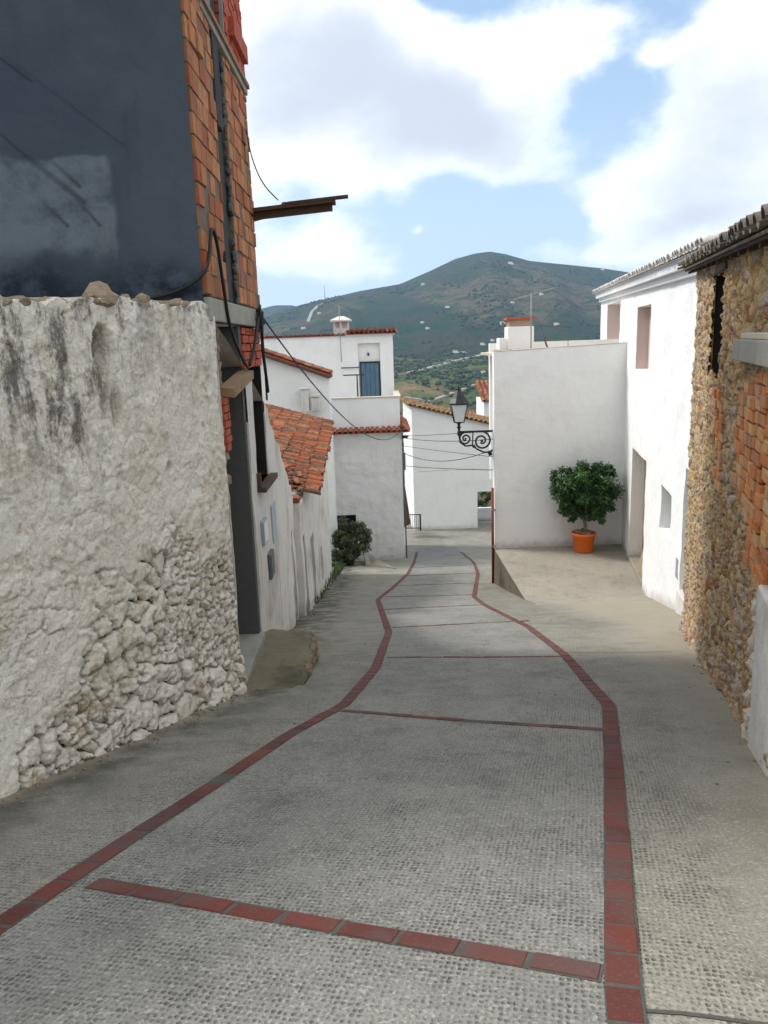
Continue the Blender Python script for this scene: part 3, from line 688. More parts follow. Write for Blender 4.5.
for k in range(34): yy_=random.uniform(8.6,9.9); mb.rock((-.955,yy_,gz(-.95,yy_)+random.uniform(.02,.9)*(-2.06-gz(-.95,yy_))),random.uniform(.03,.075),(.5,1.3,.8),n=2)
mb.build('side_stones',M['stone'],dst)
if 0: tag(o,'low mossy concrete landing block at the foot of the left wall','doorstep')
# ================================================================== RUINED HOUSE WITH TILE ROOF (left, mid)
rh=thing('ruined_house',(-1.9,20,gz(-1.9,20)),'decaying white house with sagging orange tile roof below the brick house','house')
wall('front_wall',M['white_old'],rh,(XF-.0,11.46),(-1.85,15.95),-5,(.62,-1.35),1,ops=[(3.3,3.9,-4.6,-1.9,.35)],am=.03,thick=.4,topn=.10)
panel('door',M['wood_dark'],rh,lambda u,z,d=0:V((XF-.0557*u-d,11.46+u,z)),3.31,3.89,-4.55,-1.92,.05)
wall('street_wall',M['white_old'],rh,(-1.72,15.96),(-1.97,28),-8,(-1.62,-1.20),1,ops=[(.35,.95,-5,-2.35,.35),(2.6,3.5,-6,-2.9,.3),(6.2,6.8,-5.2,-4.1,.2)],am=.04,thick=.4)
panel('door',M['box_dark'],rh,lambda u,z,d=0:V((-1.75-.0208*u-d,15.96+u,z)),2.6,3.5,-6,-2.9,.05)
panel('door',M['wood_dark'],rh,lambda u,z,d=0:V((-1.72-.0208*u-d,15.96+u,z)),.36,.94,-5,-2.36,.05)
wall('gable_wall',M['white_old'],rh,(-1.74,15.97),(-7,15.97),-5,(-1.55,-.3),-1,am=.04,thick=.35,topn=.15)
eA=V((-1.42,16.7,-1.56)); eB=V((-1.74,28.4,-1.12))
upv=V((-4.2,0,1.25))
tiles('tile_roof',M['tile'],rh,eA,eB,upv,w=.215,cl=.34,jit=.035,keep=lambda u,v:not(u<.16 and v>.10+.9*u+.1*math.sin(u*70)))
MB().para(eA-V((0,-1.0,.10)),(eB-eA)*.9,upv,(0,0,.035)).build('roof_boarding',M['wood_dark'],rh)
mb=MB()
for k in range(130):
    u=random.uniform(-.3,2.2); v=random.uniform(.1,1.4); p=V((-1.7-v,16.3+u,-1.45+v*.35+random.uniform(-.1,.12)));
    if random.random()<.55: mb.rock(p,random.uniform(.05,.13),(1,1.2,.6))
    else: mb.para(p,(.09,.03*random.uniform(-2,2),.0),(random.uniform(-.1,.1),.34,random.uniform(-.1,.1)),(0,.02,.02))
mb.build('roof_rubble',M['tile'],rh)
mb=MB()
for k in range(70): mb.rock((-1.75-random.uniform(0,.4),12.3+random.random()*3.6,0),.01)
mb=MB()
for k in range(80):
    y=random.uniform(11.6,15.9); z=.62+(y-11.46)/4.49*(-1.97); mb.rock((-1.68-(y-11.46)*.055-random.uniform(.02,.3),y,z+.02),random.uniform(.04,.12),(1,1.2,.8))
struct(mb.build('rubble_crest',M['stone'],rh),'stuff')
# ================================================================== ANNEXE with single-pitch roof, behind the ruin
an=thing('white_annexe',(-4,33,-7.6),'small white annexe with a sloping orange tile verge left of the balcony house','house')
pL=at(262,352,32.5); pR=at(329,374,32.5)
wall('front_wall',M['white'],an,(pL.x-2,32.7),(pR.x-.05,32.7),-7.9,(pL.z+.55,pR.z-.18),1,am=.02)
wall('side_wall',M['white'],an,(pR.x-.05,32.7),(pR.x-.05,34.2),-7.9,(pR.z-.18,pR.z-.18),1,am=.02)
dd=pR-pL; sl=V((dd.x,0,dd.z)).normalized()
A=pL-sl*2.0
tiles('tile_roof',M['tile'],an,pR+V((0,0,.02)),pR+V((0,1.6,.02)),-sl*((pR-A).length),w=.22,cl=.38)
MB().para(A+V((0,-.12,-.16)),sl*((pR-A).length+.05),(0,1.7,0),V((0,0,.13))).build('roof_edge',M['tile'],an,.02)
q=at(308,397,32.0); MB().box(q.x-.28,q.x+.02,32.0,32.5,q.z-.6,q.z+.3).box(q.x-.34,q.x+.08,31.95,32.55,q.z+.3,q.z+.36).box(q.x+.1,q.x+.45,32.1,32.5,q.z-.6,q.z-.05).box(q.x+.1,q.x+.5,32.0,32.5,q.z+.02,q.z+.08).build('vent_stack',M['white_old'],an,.02)
# ================================================================== BALCONY HOUSE (centre-left)
bh=thing('balcony_house',(-.7,34.5,gz(-.7,34.5)),'white two-storey house with blue door on a parapet balcony and chimney','house')
y=34.5
def X(px,py,Y): return at(px,py,Y).x
def Z(px,py,Y): return at(px,py,Y).z
zt=Z(365,432,y)
wall('lower_wall',M['white_lump'],bh,(-4.5,y),(.87,y),-9,zt,1,am=.05,fr=1.3,step=.1,ops=[(1.95,3.25,-7.6,Z(350,515,y),.8)],thick=.9)
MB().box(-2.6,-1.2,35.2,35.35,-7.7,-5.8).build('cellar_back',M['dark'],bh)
wall('side_wall',M['white_lump'],bh,(.87,y),(.87,39.4),-9.6,zt,1,am=.03,thick=.3)
MB().box(-4.5,.8,y+.3,39,zt-.2,zt+.02).build('balcony_floor',M['concrete'],bh)
pz=Z(350,399,y)
wall('parapet',M['white_trim'],bh,(-3.5,y+.12),(.84,y+.12),zt-.05,pz,1,am=.015,thick=.22)
wall('parapet',M['white_trim'],bh,(.84,y+.14),(.84,38.6),zt-.05,pz,1,am=.015,thick=.22)
MB().box(-3.5,.88,y+.08,y+.38,pz,pz+.06).box(.60,.90,y+.38,38.7,pz,pz+.06).build('parapet_coping',M['cream'],bh,.012)
tiles('eave_tiles',M['tile_red'],bh,(-2.6,y-.28,zt+.0),(1.15,y-.28,zt+.0),(0,.42,.16),w=.23,cl=.4,rad=.10)
tiles('eave_tiles',M['tile_red'],bh,(1.18,y-.25,zt+.0),(1.18,39,zt+.0),(-.34,0,.30),w=.23,cl=.38,rad=.10)
MB().box(-2.6,1.0,y-.14,y+.1,zt-.07,zt).build('eave_moulding',M['white_trim'],bh,.01)
Y=39.0
x0,x1=-6.5,X(393,350,Y); zu=Z(340,334,Y); xd0,xd1=X(360.5,380,Y),X(380.5,380,Y)
xr0=X(358,350,Y); 
wall('upper_wall',M['white'],bh,(x0,Y),(x1,Y),zt,zu-.08,1,am=.02,ops=[(xr0-x0,xd1-x0+.02,zt+.05,Z(370,343,Y),.22)],thick=.6)
wall('upper_side_wall',M['white'],bh,(x1,Y),(x1,44),-10,zu-.08,1,am=.02)
MB().box(xr0-.1,xd1+.2,Y+.24,Y+.4,zt,zu-.2).build('porch_wall',M['white'],bh)
dr=MB().box(xd0+.04,xd1-.04,Y+.12,Y+.19,zt+.05,Z(370,363,Y)).build('blue_door',M['door'],bh)
fr=MB(); zz=Z(370,361.5,Y); fr.box(xd0,xd0+.05,Y+.08,Y+.22,zt,zz).box(xd1-.06,xd1,Y+.08,Y+.22,zt,zz).box(xd0,xd1,Y+.08,Y+.22,zz-.06,zz)
fr.build('frame',M['black_metal'],dr)
g_=MB()
for k in range(1,4): xx=xd0+.04+(xd1-xd0-.08)*k/4; g_.box(xx-.008,xx+.008,Y+.11,Y+.125,zt+.05,Z(370,363,Y))
g_.box(xd0+.2,xd0+.36,Y+.06,Y+.12,-.95,-.92); g_.build('board_joints',M['black_metal'],dr)
MB().box(xd0+.38,xd0+.46,Y+.12,Y+.25,zz+.28,zz+.42).build('wall_lamp',M['black_metal'],bh)
tiles('roof_tiles',M['tile_red'],bh,(X(345,334,Y),Y-.22,zu),(x1+.18,Y-.22,zu),(0,3.4,.25),w=.22,cl=.38,rad=.09)
tiles('roof_tiles',M['tile_red'],bh,(x0,Y-.08,zu-.04),(X(345,334,Y),Y-.08,zu-.04),(0,3.2,.02),w=.22,cl=.38,rad=.05)
MB().box(X(345,334,Y),x1+.1,Y-.12,Y+.02,zu-.12,zu-.02).build('eave_moulding',M['white_trim'],bh,.01)
cx=X(341,325,40.2); cz=Z(341,332,40.2)
ch=MB().box(cx-.38,cx+.38,40.2,40.8,cz-.9,cz+.18).box(cx-.38,cx-.28,40.2,40.8,cz+.18,cz+.5).box(cx+.28,cx+.38,40.2,40.8,cz+.18,cz+.5).box(cx-.06,cx+.06,40.2,40.8,cz+.18,cz+.5).box(cx-.36,cx+.36,40.35,40.65,cz+.18,cz+.48).build('chimney',M['white_old'],bh,.01)
cp=MB(); vs=[(cx-.52,40.05,cz+.5),(cx+.52,40.05,cz+.5),(cx+.52,40.95,cz+.5),(cx-.52,40.95,cz+.5),(cx-.52,40.05,cz+.58),(cx+.52,40.05,cz+.58),(cx+.52,40.95,cz+.58),(cx-.52,40.95,cz+.58),(cx-.15,40.4,cz+.76),(cx+.15,40.4,cz+.76),(cx+.15,40.6,cz+.76),(cx-.15,40.6,cz+.76)]
cp.add(vs,[(3,2,1,0),(0,1,5,4),(1,2,6,5),(2,3,7,6),(3,0,4,7),(4,5,9,8),(5,6,10,9),(6,7,11,10),(7,4,8,11),(8,9,10,11)]); cp.build('cap',M['white_old'],ch)
# antenna on the wall
def antenna(name,base,h,bd,n,ln,label,tilt=.25):
    t=thing(name,base,label,'antenna'); b=V(base)
    MB().tube([b,b+V((0,0,h))],.018,6).build('mast',M['galv'],t)
    d=V(bd).normalized(); o=b+V((0,0,h*.97)); mb=MB(); mb.tube([o-d*ln*.45,o+d*ln*.55],.012,5); s=d.cross(V((0,0,1))).normalized()
    for k in range(n):
        p=o+d*ln*(-.42+.95*k/(n-1)); w=.26-.012*k; mb.tube([p-s*w,p+s*w],.006,4); 
    p=o-d*ln*.42
    for q in (-.25,.25): mb.tube([p+V((0,0,q*.2)),p+V((0,0,q))-d*.12],.006,4)
    mb.build('aerial',M['galv'],t); return t
p=at(341.5,362,38.85); antenna('roof_antenna',(p.x,38.85,p.z),2.65,(-1,-.3,.55),8,1.3,'thin television antenna on a pole fixed to the balcony house by the chimney')
# T shaped posts on the balcony
for (px,py0,py1,xa,xb,lb) in ((357,375,401,343,364,'black T-shaped clothes line post beside the blue door'),):
    t=thing('clothes_line_post',at(px,py1,37.5),lb,'clothes post')
    a=at(px,py0,37.5); MB().tube([V((a.x,37.5,zt+.02)),a],.035,6).build('post',M['black_metal'],t)
    MB().tube([at(xa,py0+.3,37.5),at(xb,py0-.3,37.5)],.03,6).build('crossbar',M['black_metal'],t); MB().tube([at(341,368,38.9),at(359,367.5,38.9)],.025,6).build('drying_rail',M['black_metal'],bh)
# downpipe / conduit at the house corner
t=thing('corner_conduit',(.92,y+.05,-8),'grey conduit and cable bracket on the right corner of the balcony house','conduit')
MB().tube([(.93,y+.03,Z(404,452,y)),(.95,y+.03,-7.9)],.028,6).box(.88,1.02,y-.02,y+.12,Z(404,470,y),Z(404,453,y)).build('pipe',M['box_dark'],t)
mb=MB(); q=at(404,437,y-.05); mb.box(q.x-.1,q.x+.16,y-.15,y-.0,q.z-.05,q.z+.07); mb.tube([q,q+V((.2,-.1,.05))],.03,6); mb.build('cable_bracket',M['black_metal'],t)
# bush in front of the cellar opening
def leafcloud(mb,c,rad,n,ls,seed,clumps=26,shell=.55,aspect=1.9):
    rr=random.Random(seed); cs=[]
    for k in range(clumps):
        while 1:
            v=V((rr.uniform(-1,1),rr.uniform(-1,1),rr.uniform(-1,1)))
            if shell<v.length<1: break
        cs.append((V((v.x*rad[0],v.y*rad[1],v.z*rad[2])),rr.uniform(.22,.42)*min(rad),rr.random()))
    for i in range(n):
        o,r,tone=rr.choice(cs); d=V((rr.gauss(0,1),rr.gauss(0,1),rr.gauss(0,1))).normalized(); p=V(c)+o+d*r*rr.random()**.4
        a=V((rr.gauss(0,1),rr.gauss(0,1),rr.gauss(0,.7)-.5)).normalized(); b=a.cross(d)
        if b.length<.1: continue
        b.normalize(); l=ls*rr.uniform(.7,1.3); w=l/aspect
        mb.add([p,p+a*l*.5+b*w*.5,p+a*l,p+a*l*.5-b*w*.5],[(0,1,2,3)],min(1,max(0,tone*.7+rr.random()*.35)))
bs=gh(350,566); t=thing('dark_bush',(-1.25,31.9,gz(-1.25,31.9)),'dark leafy bush in front of the cellar opening of the balcony house','bush')
cB_=at(350,541,31.9); mb=MB(); leafcloud(mb,cB_,(.80,.6,.95),15000,.085,5,60,.15); leafcloud(mb,at(337,556,31.6),(.3,.4,.45),1500,.07,8,14,.2); mb.build('foliage',M['leaf2'],t)
mb=MB()
for k in range(9):
    a=V((cB_.x+random.uniform(-.15,.15),31.9,gz(0,31.9)-.05)); b=cB_+V((random.uniform(-.5,.5),random.uniform(-.3,.3),random.uniform(-.2,.5))); mb.tube([a,a.lerp(b,.5)+V((random.uniform(-.1,.1),0,.1)),b],[.03,.02,.008],5)
mb.build('stems',M['bark'],t)
# sloping concrete kerb by the bush
mb=MB(); a=gh(366,566);b=gh(396,569);c=gh(384,556)
mb.add([V((a.x,a.y,a.z-.1)),V((b.x,b.y,b.z+.02)),V((b.x-.1,b.y+3.2,gz(.6,34.4)+.05)),V((a.x-.2,a.y+3.2,gz(-1,34)+.35)),V((a.x,a.y,a.z+.12)),V((b.x,b.y,b.z+.04)),V((b.x-.1,b.y+3.2,gz(.6,34.4)+.1)),V((a.x-.2,a.y+3.2,gz(-1,34)+.5))],[(0,1,2,3)[::-1],(4,5,6,7),(0,1,5,4),(1,2,6,5),(2,3,7,6),(3,0,4,7)])
tag(mb.build('concrete_ramp',M['terr']),'sloping grey concrete apron at the foot of the balcony house','ramp')
mb=MB()                                              # weeds at the wall foot
for k in range(420):
    y_=random.choice([random.uniform(27.2,31.5)]*4+[random.uniform(5.0,8),random.uniform(18,27)]); x_=-1.9+random.uniform(-.02,.22) if y_>10 else OLD(y_)+.05+abs(random.gauss(0,.03))
    if y_<10 and random.random()<.8: continue
    z_=gz(x_,y_); h=random.uniform(.06,.3) if y_>10 else random.uniform(.02,.05); a=V((random.gauss(0,.4),random.gauss(0,.4),1)).normalized()*h; w=V((.02,.01,0))*random.choice([1,-1])*(1 if y_>10 else .4)
    mb.add([V((x_,y_,z_)),V((x_,y_,z_))+a*.5+w,V((x_,y_,z_))+a,V((x_,y_,z_))+a*.5-w],[(0,1,2,3)])
struct(mb.build('weeds',M['grass']),'stuff')
mb=MB(); rg=random.Random(31)
for k in range(520):
    q=rg.random(); 
    if q<.45: y_=rg.uniform(2.6,8); x_=OLD(y_)+.06+abs(rg.gauss(0,.12))
    elif q<.52: y_=rg.uniform(4.2,11.7); x_=HST(y_)-.04-abs(rg.gauss(0,.05))
    elif q<.9: y_=rg.uniform(10,27); x_=-1.75+abs(rg.gauss(0,.15))
    else: y_=rg.uniform(2.4,14); x_=rg.uniform(-1.5,3)
    mb.rock((x_,y_,gz(x_,y_)+.008),rg.uniform(.003,.009)*(1+.05*y_),(1.2,1,.7),n=1,r=rg.random())
struct(mb.build('grit',M['stone']),'stuff')
# ================================================================== FAR WHITE HOUSE
Y=50.0; fh=thing('far_white_house',(4,Y,gz(4,Y)),'large plain white house with sloping brown tile roof closing the end of the street','house')
a=at(411.5,406,Y); b=at(487,424,Y); s_=(b.z-a.z)/(b.x-a.x); xe=9.0; zE=a.z+s_*(xe-a.x)
xo0,xo1=X(477.5,510,Y),X(491.5,510,Y)
wall('front_wall',M['white'],fh,(a.x,Y),(xe,Y),-11.2,(a.z,zE),1,am=.03,fr=.8,step=.3,ops=[(xo0-a.x,xo1+.1-a.x,gz(6,Y)-.4,Z(484,491.5,Y),.5)],thick=.5,back=False)
c=at(402.5,399,54.5)
wall('side_wall',M['white'],fh,(a.x,Y),(c.x,54.5),-11.4,(a.z,c.z-.1),-1,am=.03,step=.3)
rv=V((c.x-a.x,4.5,c.z-a.z+.0))
tiles('tile_roof',M['tile_brown'],fh,(a.x-.25,Y-.25,a.z+.10),(xe,Y-.25,zE+.10),rv*1.05,w=.3,cl=.5,rad=.12)
MB().para((a.x-.1,Y-.14,a.z-.06),(xe-a.x,0,zE-a.z),(0,.2,0),(0,0,.1)).build('eave_moulding',M['white_trim'],fh)
MB().para((a.x+.3,Y-.015,-6.5),(3.6,0,.05),(0,.03,0),(0,0,.035)).build('plaster_line',M['cream'],fh)
t=thing('low_white_wall',(6.6,53,-10.6),'low white wall with plants above it, seen through the passage of the far house','wall')
wall('wall_body',M['white'],t,(5.5,53),(8.2,53),-11.5,Z(484,508,53),1,am=.02)
t=thing('passage_shrub',(6.7,54,-10.6),'green shrub above the low wall in the passage','shrub'); mb=MB(); leafcloud(mb,at(483,503,54),(.9,.5,.8),1800,.14,3,18,.2); mb.build('foliage',M['leaf'],t); MB().tube([(6.7,54,-10.9),tuple(at(483,505,54))],.06).build('stem',M['bark'],t)
wall('garden_wall',M['brownstain'],t,(5,58),(11,58),-12,Z(484,486,58),1,am=.03) if False else None
t=tag(MB().box(4.6,12,60,60.4,-12,Z(484,489,60)).build('bank_wall',M['brownstain']),'brown earth-coloured wall beyond the passage of the far house','wall')
# railing and planks by the alley
gA=gh(404.5,528); rl=thing('black_railing',(gA.x+.4,48.6,gz(1.3,48.6)),'short black iron railing beside the alley at the far corner','railing')
p0=at(405,529,48.6);p1=at(420.5,529,48.6);h=Z(420,514.5,48.6)-p1.z
MB().box(p1.x-.05,p1.x+.05,48.55,48.65,p1.z-.1,p1.z+h+.03).build('post',M['black_metal'],rl)
mb=MB(); mb.tube([p0+V((0,0,h)),p1+V((0,0,h))],.03,5).tube([p0+V((0,0,.06)),p1+V((0,0,.06))],.03,5)
for k in range(8): q=p0.lerp(p1,k/8); mb.tube([q+V((0,0,.05)),q+V((0,0,h))],.014,5)
mb.build('bars',M['black_metal'],rl)
t=at(405,527,47); tag(MB().para(at(404,527,47.2),V((.45,.8,0)),(0,.1,0),(-.38,0,3.1)).build('timber_gate',M['wood_dark']),'narrow brown timber boarding in the alley behind the balcony house','gate')
# cables over the street
def wire(p,q,sag,rad,label,group='cables strung across the street',mat='wire',n=24,name='overhead_cable'):
    p,q=V(p),V(q); pts=[p.lerp(q,i/n)-V((0,0,sag*4*(i/n)*(1-i/n))) for i in range(n+1)]
    return tag(MB().tube(pts,rad,5).build(name,M[mat]),label,'cable',group)
FX=3.3
def fp(px,py): d=ray(px,py); t=FX/d.x; return EYE+d*t
fw=lambda py,yy=23.2: EYE+V((FX,yy,ray(493,py).z*yy))
wire(at(404,436,34.4),fw(431),.02,.010,'topmost taut cable crossing the street just under the lamp arm')
wire(at(404,438,34.4),fw(439),.10,.013,'second cable from the top, nearly level, between the corner bracket and the white block')
wire(at(404,446,34.4),fw(457),.02,.010,'taut cable sloping down rightward below the lamp bracket')
wire(at(404,453,34.4),fw(449),.36,.013,'deeply sagging cable across the street behind the lamp')
wire(at(405,466,34.4),fw(470),.03,.013,'lowest cable crossing the street against the far white house')
# left bundle
wire(onx(263,318,XF+.06,0),at(403,428,34.3),1.0,.012,'long dark wire sagging from the brick house down to the balcony house',None,'cable',30)
def cable(pts,rad,label,mat='cable',sm=3):
    P=[V(p) for p in pts]
    for _ in range(sm):
        Q=[P[0]]
        for a,b in zip(P,P[1:]): Q+=[a.lerp(b,.25),a.lerp(b,.75)]
        P=Q+[P[-1]]
    return tag(MB().tube(P,rad,6).build('power_cable',M[mat]),label,'cable')
xo=XF+.05
ty_=onx(212,224,xo,0)
def gr(px,py):                                          # just in front of the rendered wall plane
    d=ray(px,py); n=V((nn[0],nn[1],0)); o=V((cA.x,cA.y,0))+n*.05; t=(o-EYE).dot(n)/d.dot(n); return EYE+d*t
nn=np.array([-(cB-cA)[1],(cB-cA)[0]])/Lg
cable([gr(120,303),gr(150,299),gr(180,291),gr(203,276),onx(209,262,xo,0),onx(211,225,xo,0),onx(216,235,xo,0),onx(224,290,xo,0),onx(230,330,xo,0),onx(243,360,xo,0),onx(248,368,xo,0)],.017,'thick black cable looping over the corner of the brick facade')
cable([onx(258,318,xo+.04,0),onx(255,345,xo+.05,0),onx(250,365,xo+.04,0)],.02,'short black cable dropping past the lintel of the brick house')
cable([onx(262,312,xo+.04,0),onx(262,345,xo+.05,0),onx(266,375,xo+.05,0),onx(268,392,xo+.04,0)],.022,'black cable bundle hanging down the far corner of the brick house')
cable([onx(260,305,xo+.06,0),onx(261,322,xo+.08,0),onx(264,352,xo+.04,0),onx(267,400,xo+.0,0)],.014,'thin black cable beside the hanging bundle at the brick corner')
cable([onx(246,130,xo,0),onx(252,160,xo+.05,0),onx(263,185,xo+.25,0),at(278,200,a.y if False else 10.6)],.008,'thin wire looping from the brick wall down to the jutting boards',sm=2)
o=MB()
for k in range(16): o.rock(onx(260,316,xo+.03,0)+V((random.gauss(0,.03),random.gauss(0,.08),random.gauss(0,.07))),random.uniform(.02,.05),n=1)
o.build('insulator_cluster',M['cable'],uh)
# ================================================================== WHITE HOUSE (right): long street wall + front block
wh=thing('white_house',(5.6,15,gz(5.6,15)),'long two-storey white house with deep window recesses on the right side','house')
g0=V((GWL(12.2),12.2)); g1=V((GWL(31),31)); Lw=(g1-g0).length; b_=.178; a_=GWL(0)
def gu(px,py):
    q=onx(px,py,a_,b_); return (V((q.x,q.y))-g0).length*(1 if q.y>g0.y else -1),q.z
ops=[]
def rect(x0,y0,x1,y1,dep):
    ua,_=gu(x1,(y0+y1)/2); ub,_=gu(x0,(y0+y1)/2); zt_=(gu(x0,y0)[1]+gu(x1,y0)[1])/2; zb_=(gu(x0,y1)[1]+gu(x1,y1)[1])/2
    return [min(ua,ub),max(ua,ub),zb_,zt_,dep]
W1=rect(636.5,306,650,371,.32); D1=rect(630.5,452,644.5,566,.36); D1[2]=-4.9
W2=rect(660,489,671.5,536,.26); 
ztA=2.80; ztB=3.10
BO=[gu(621,330)[0]+.35,gu(606,330)[0]-.3,1.25,2.62,.9]
D0=[.95,gu(681.0,560)[0],-4.5,gu(687,470)[1]+.02,.36]
_,wloc,wn=wall('street_wall',M['white'],wh,tuple(g0),tuple(g1),-6.5,(ztA,ztB),-1,ops=[W1,D1,W2,BO,D0],am=.02,thick=.5,step=.16)
def rp_(nm,mt,o,extra=0): return panel(nm,M[mt],wh,wloc,o[0]-.01,o[1]+.01,o[2],o[3]+.01,o[4]-.02+extra)
w_=rp_('window','pink',W1); w_=rp_('window','box_grey',W2); d_=rp_('door','wood_old',D1); rp_('balcony_back_wall','pink',BO); rp_('door','box_grey',D0)
for o,dp in ((W1,.29),(BO,.86)):                      # painted far jambs
    q0=wloc(o[1]-.006,o[2],0.005); q1=wloc(o[1]-.006,o[2],dp); MB().para(q0,q1-q0,(wloc(o[1],o[2])-wloc(o[1]-.004,o[2])),(0,0,o[3]-o[2]-.004)).build('painted_jamb',M['pink'],wh)
for (o,nm) in ((D1,'door_step'),):
    q0=wloc(o[0],-5,-.02); q1=wloc(o[1],-5,-.02); MB().para(q0,q1-q0,-wn*.36,(0,0,.62)).build('door_step',M['terr'],wh,.02)
q0=wloc(D1[0]+.05,-4.3,.0); q1=wloc(D1[0]+.75,-4.3,.0); MB().add([q0,q1,q1-wn*.34,q0-wn*.34,q0+V((0,0,.75)),q1+V((0,0,.12)),q1-wn*.34+V((0,0,.12)),q0-wn*.34+V((0,0,.75))],[(0,1,5,4),(4,5,6,7),(1,2,6,5),(2,3,7,6),(3,0,4,7)]).build('stone_step',M['brownstain'],wh,.01)
q0=wloc(D0[0],-4,-.06); q1=wloc(D0[1],-4,-.06); MB().para(q0,q1-q0,-wn*.42,(0,0,gz(5.3,13.3)+4+.22)).build('door_step',M['white_old'],wh,.02)
q=gu(678,557); MB().para(wloc(q[0]-.12,q[1]-.42,-.012),wloc(q[0]+.14,q[1],-.012)*0+(wloc(q[0]+.26,0)-wloc(q[0],0)),wn*-.03,(0,0,.38)).build('vent_cover',M['box_grey'],wh)
# cornice and eave
def strip(nm,mt,u0,u1,dz0,dz1,out,par,bev=.01):
    q0=wloc(u0,0,-out); q1=wloc(u1,0,-out); z0=ztA+(ztB-ztA)*u0/Lw; z1=ztA+(ztB-ztA)*u1/Lw
    q0.z=z0+dz0;q1.z=z1+dz0
    return MB().para(q0,q1-q0,-wn*(out+.02),(0,0,dz1-dz0)).build(nm,M[mt],par,bev)
strip('cornice','white_trim',-.15,Lw-.1,-.30,-.16,.09,wh); strip('cornice','white_trim',-.15,Lw,-.16,-.02,.20,wh); strip('eave_board','white_trim',-.15,Lw,-.02,.02,.22,wh)
eq0=wloc(-.2,0,-.27); eq0.z=ztA+.05; eq1=wloc(Lw,0,-.27); eq1.z=ztB+.05
tiles('roof_tiles',M['tile_white'],wh,eq0,eq1,-wn*.75+V((0,0,.25)),w=.27,cl=.36,rad=.105)
tiles('roof_tiles',M['tile_red'],wh,eq0-wn*.7+V((0,0,.27)),eq1-wn*.7+V((0,0,.27)),-wn*3+V((0,0,1.0)),w=.27,cl=.4,rad=.09)
wall('end_wall',M['white'],wh,(g1.x,g1.y),(g1.x+6,g1.y),-8,ztB,-1,am=.02,step=.5)
# front block
fb=thing('white_block',(5,23,-4.52),'flat-topped white block behind the potted tree, lamp on its left side','house')
zf0=Z(494,352,23); zf1=Z(621,343,23)
wall('front_wall',M['white'],fb,(3.27,23),(7.12,23),-6.6,(zf0,zf1),1,am=.025,fr=1.2,step=.12,thick=.35)
wall('side_wall',M['white'],fb,(3.30,23.09),(4.78,31),-8.6,(zf0,zf0+.05),-1,am=.03,thick=.35)
wall('rear_wall',M['white'],fb,(3.6,26.2),(8.0,26.2),-3,Z(560,341,26.2),1,am=.01)
MB().box(3.3,7.6,23.35,26.2,zf0-.12,zf0-.05).build('flat_roof',M['cream'],fb)
MB().para((3.27,22.99,zf0+.004),(3.85,0,zf1-zf0),(0,.34,0),(0,0,.018)).build('coping',M['cream'],fb,.008)
MB().para((3.30,23.36,zf0-.1),(.5,0,0),(.42,2.2,0),(0,0,.14)).build('weathered_ledge',M['brownstain'],fb,.01)
qx0,qx1=X(508,340,24.8),X(534,340,24.8); qz=Z(520,319,24.8)
chh=MB().box(qx0,qx1,24.8,25.5,zf0-.1,qz-.22).build('chimney',M['white'],fb,.02)
MB().box(qx0+.05,qx1-.05,24.85,25.45,qz-.22,qz-.02).build('brown_band',M['brownstain'],chh); MB().box(qx0-.03,qx1+.02,24.78,25.52,qz-.02,qz+.05).build('tile_cap',M['red_brick'],chh,.01)
MB().box(qx0-.25,qx0,24.9,25.5,zf0-.1,zf0+.38).build('chimney_shoulder',M['white'],chh,.02)
q=at(531,352,23.6); antenna('roof_antenna',(q.x,23.6,zf0),1.62,(1,.5,.25),9,1.5,'television antenna on a thin pole above the white block chimney')
bpy.context.view_layer.update()
t=thing('aerial_frame',at(560,350,25.6),'dark aerial rods standing on the white block roof right of the chimney','antenna')
MB().tube([at(548,350,25.6),at(541,327,25.6)],.03,5).tube([at(534,325,25.6),at(570,327,25.6)],.022,5).tube([at(568,350,25.6),at(568,322,25.6)],.012,4).tube([at(534,332,25.6),at(556,307,25.6)],.016,4).build('rods',M['box_dark'],t)
# red downpipe at the left corner
pz0=gz(3.2,22.8); t=thing('red_downpipe',(3.19,22.9,pz0),'rusty red downpipe on the left corner of the white block','pipe')
MB().tube([(3.20,22.92,pz0-.02),(3.20,22.92,Z(493,488,22.9))],.04,8).build('pipe',M['rust'],t)
[MB().box(3.14,3.28,22.86,22.98,pz0+k,pz0+k+.05).build('clamp',M['galv'],t) for k in (1.1,2.2)]
# ------------------------------------------------------------------ street lamp
ly=23.35; pb=at(492,436,ly); sl_=thing('street_lamp',(3.22,ly,pb.z),'black wrought-iron lantern on a scrolled wall bracket left of the white block','street lamp')
wx_=3.31; zA=at(492,431,ly).z; xl=at(458,430,ly).x
mb=MB(); mb.tube([(wx_,ly,zA),(xl-.02,ly,zA)],.035,6); mb.box(wx_-.03,wx_+.03,ly-.06,ly+.06,zA-.62,zA+.12)
def spiral(c,r0,r1,a0,a1,n=26): return [V((c[0]+(r0+(r1-r0)*i/n)*math.cos(a0+(a1-a0)*i/n),ly,c[1]+(r0+(r1-r0)*i/n)*math.sin(a0+(a1-a0)*i/n))) for i in range(n+1)]
mb.tube(spiral((xl+.22,zA-.20),.19,.05,math.pi*.5,math.pi*3.6),.026,6); mb.tube(spiral((wx_-.36,zA-.28),.28,.06,math.pi*.5,-math.pi*2.7),.028,6)
mb.tube([(xl+.02,ly,zA-.05),(xl+.06,ly,zA-.30),(xl+.22,ly,zA-.42),(xl+.42,ly,zA-.40),(wx_-.5,ly,zA-.52),(wx_-.3,ly,zA-.62),(wx_-.1,ly,zA-.62),(wx_,ly,zA-.55)],.026,6)
mb.rock((xl+.46,ly,zA-.44),.05); mb.rock((wx_-.12,ly,zA-.68),.06)
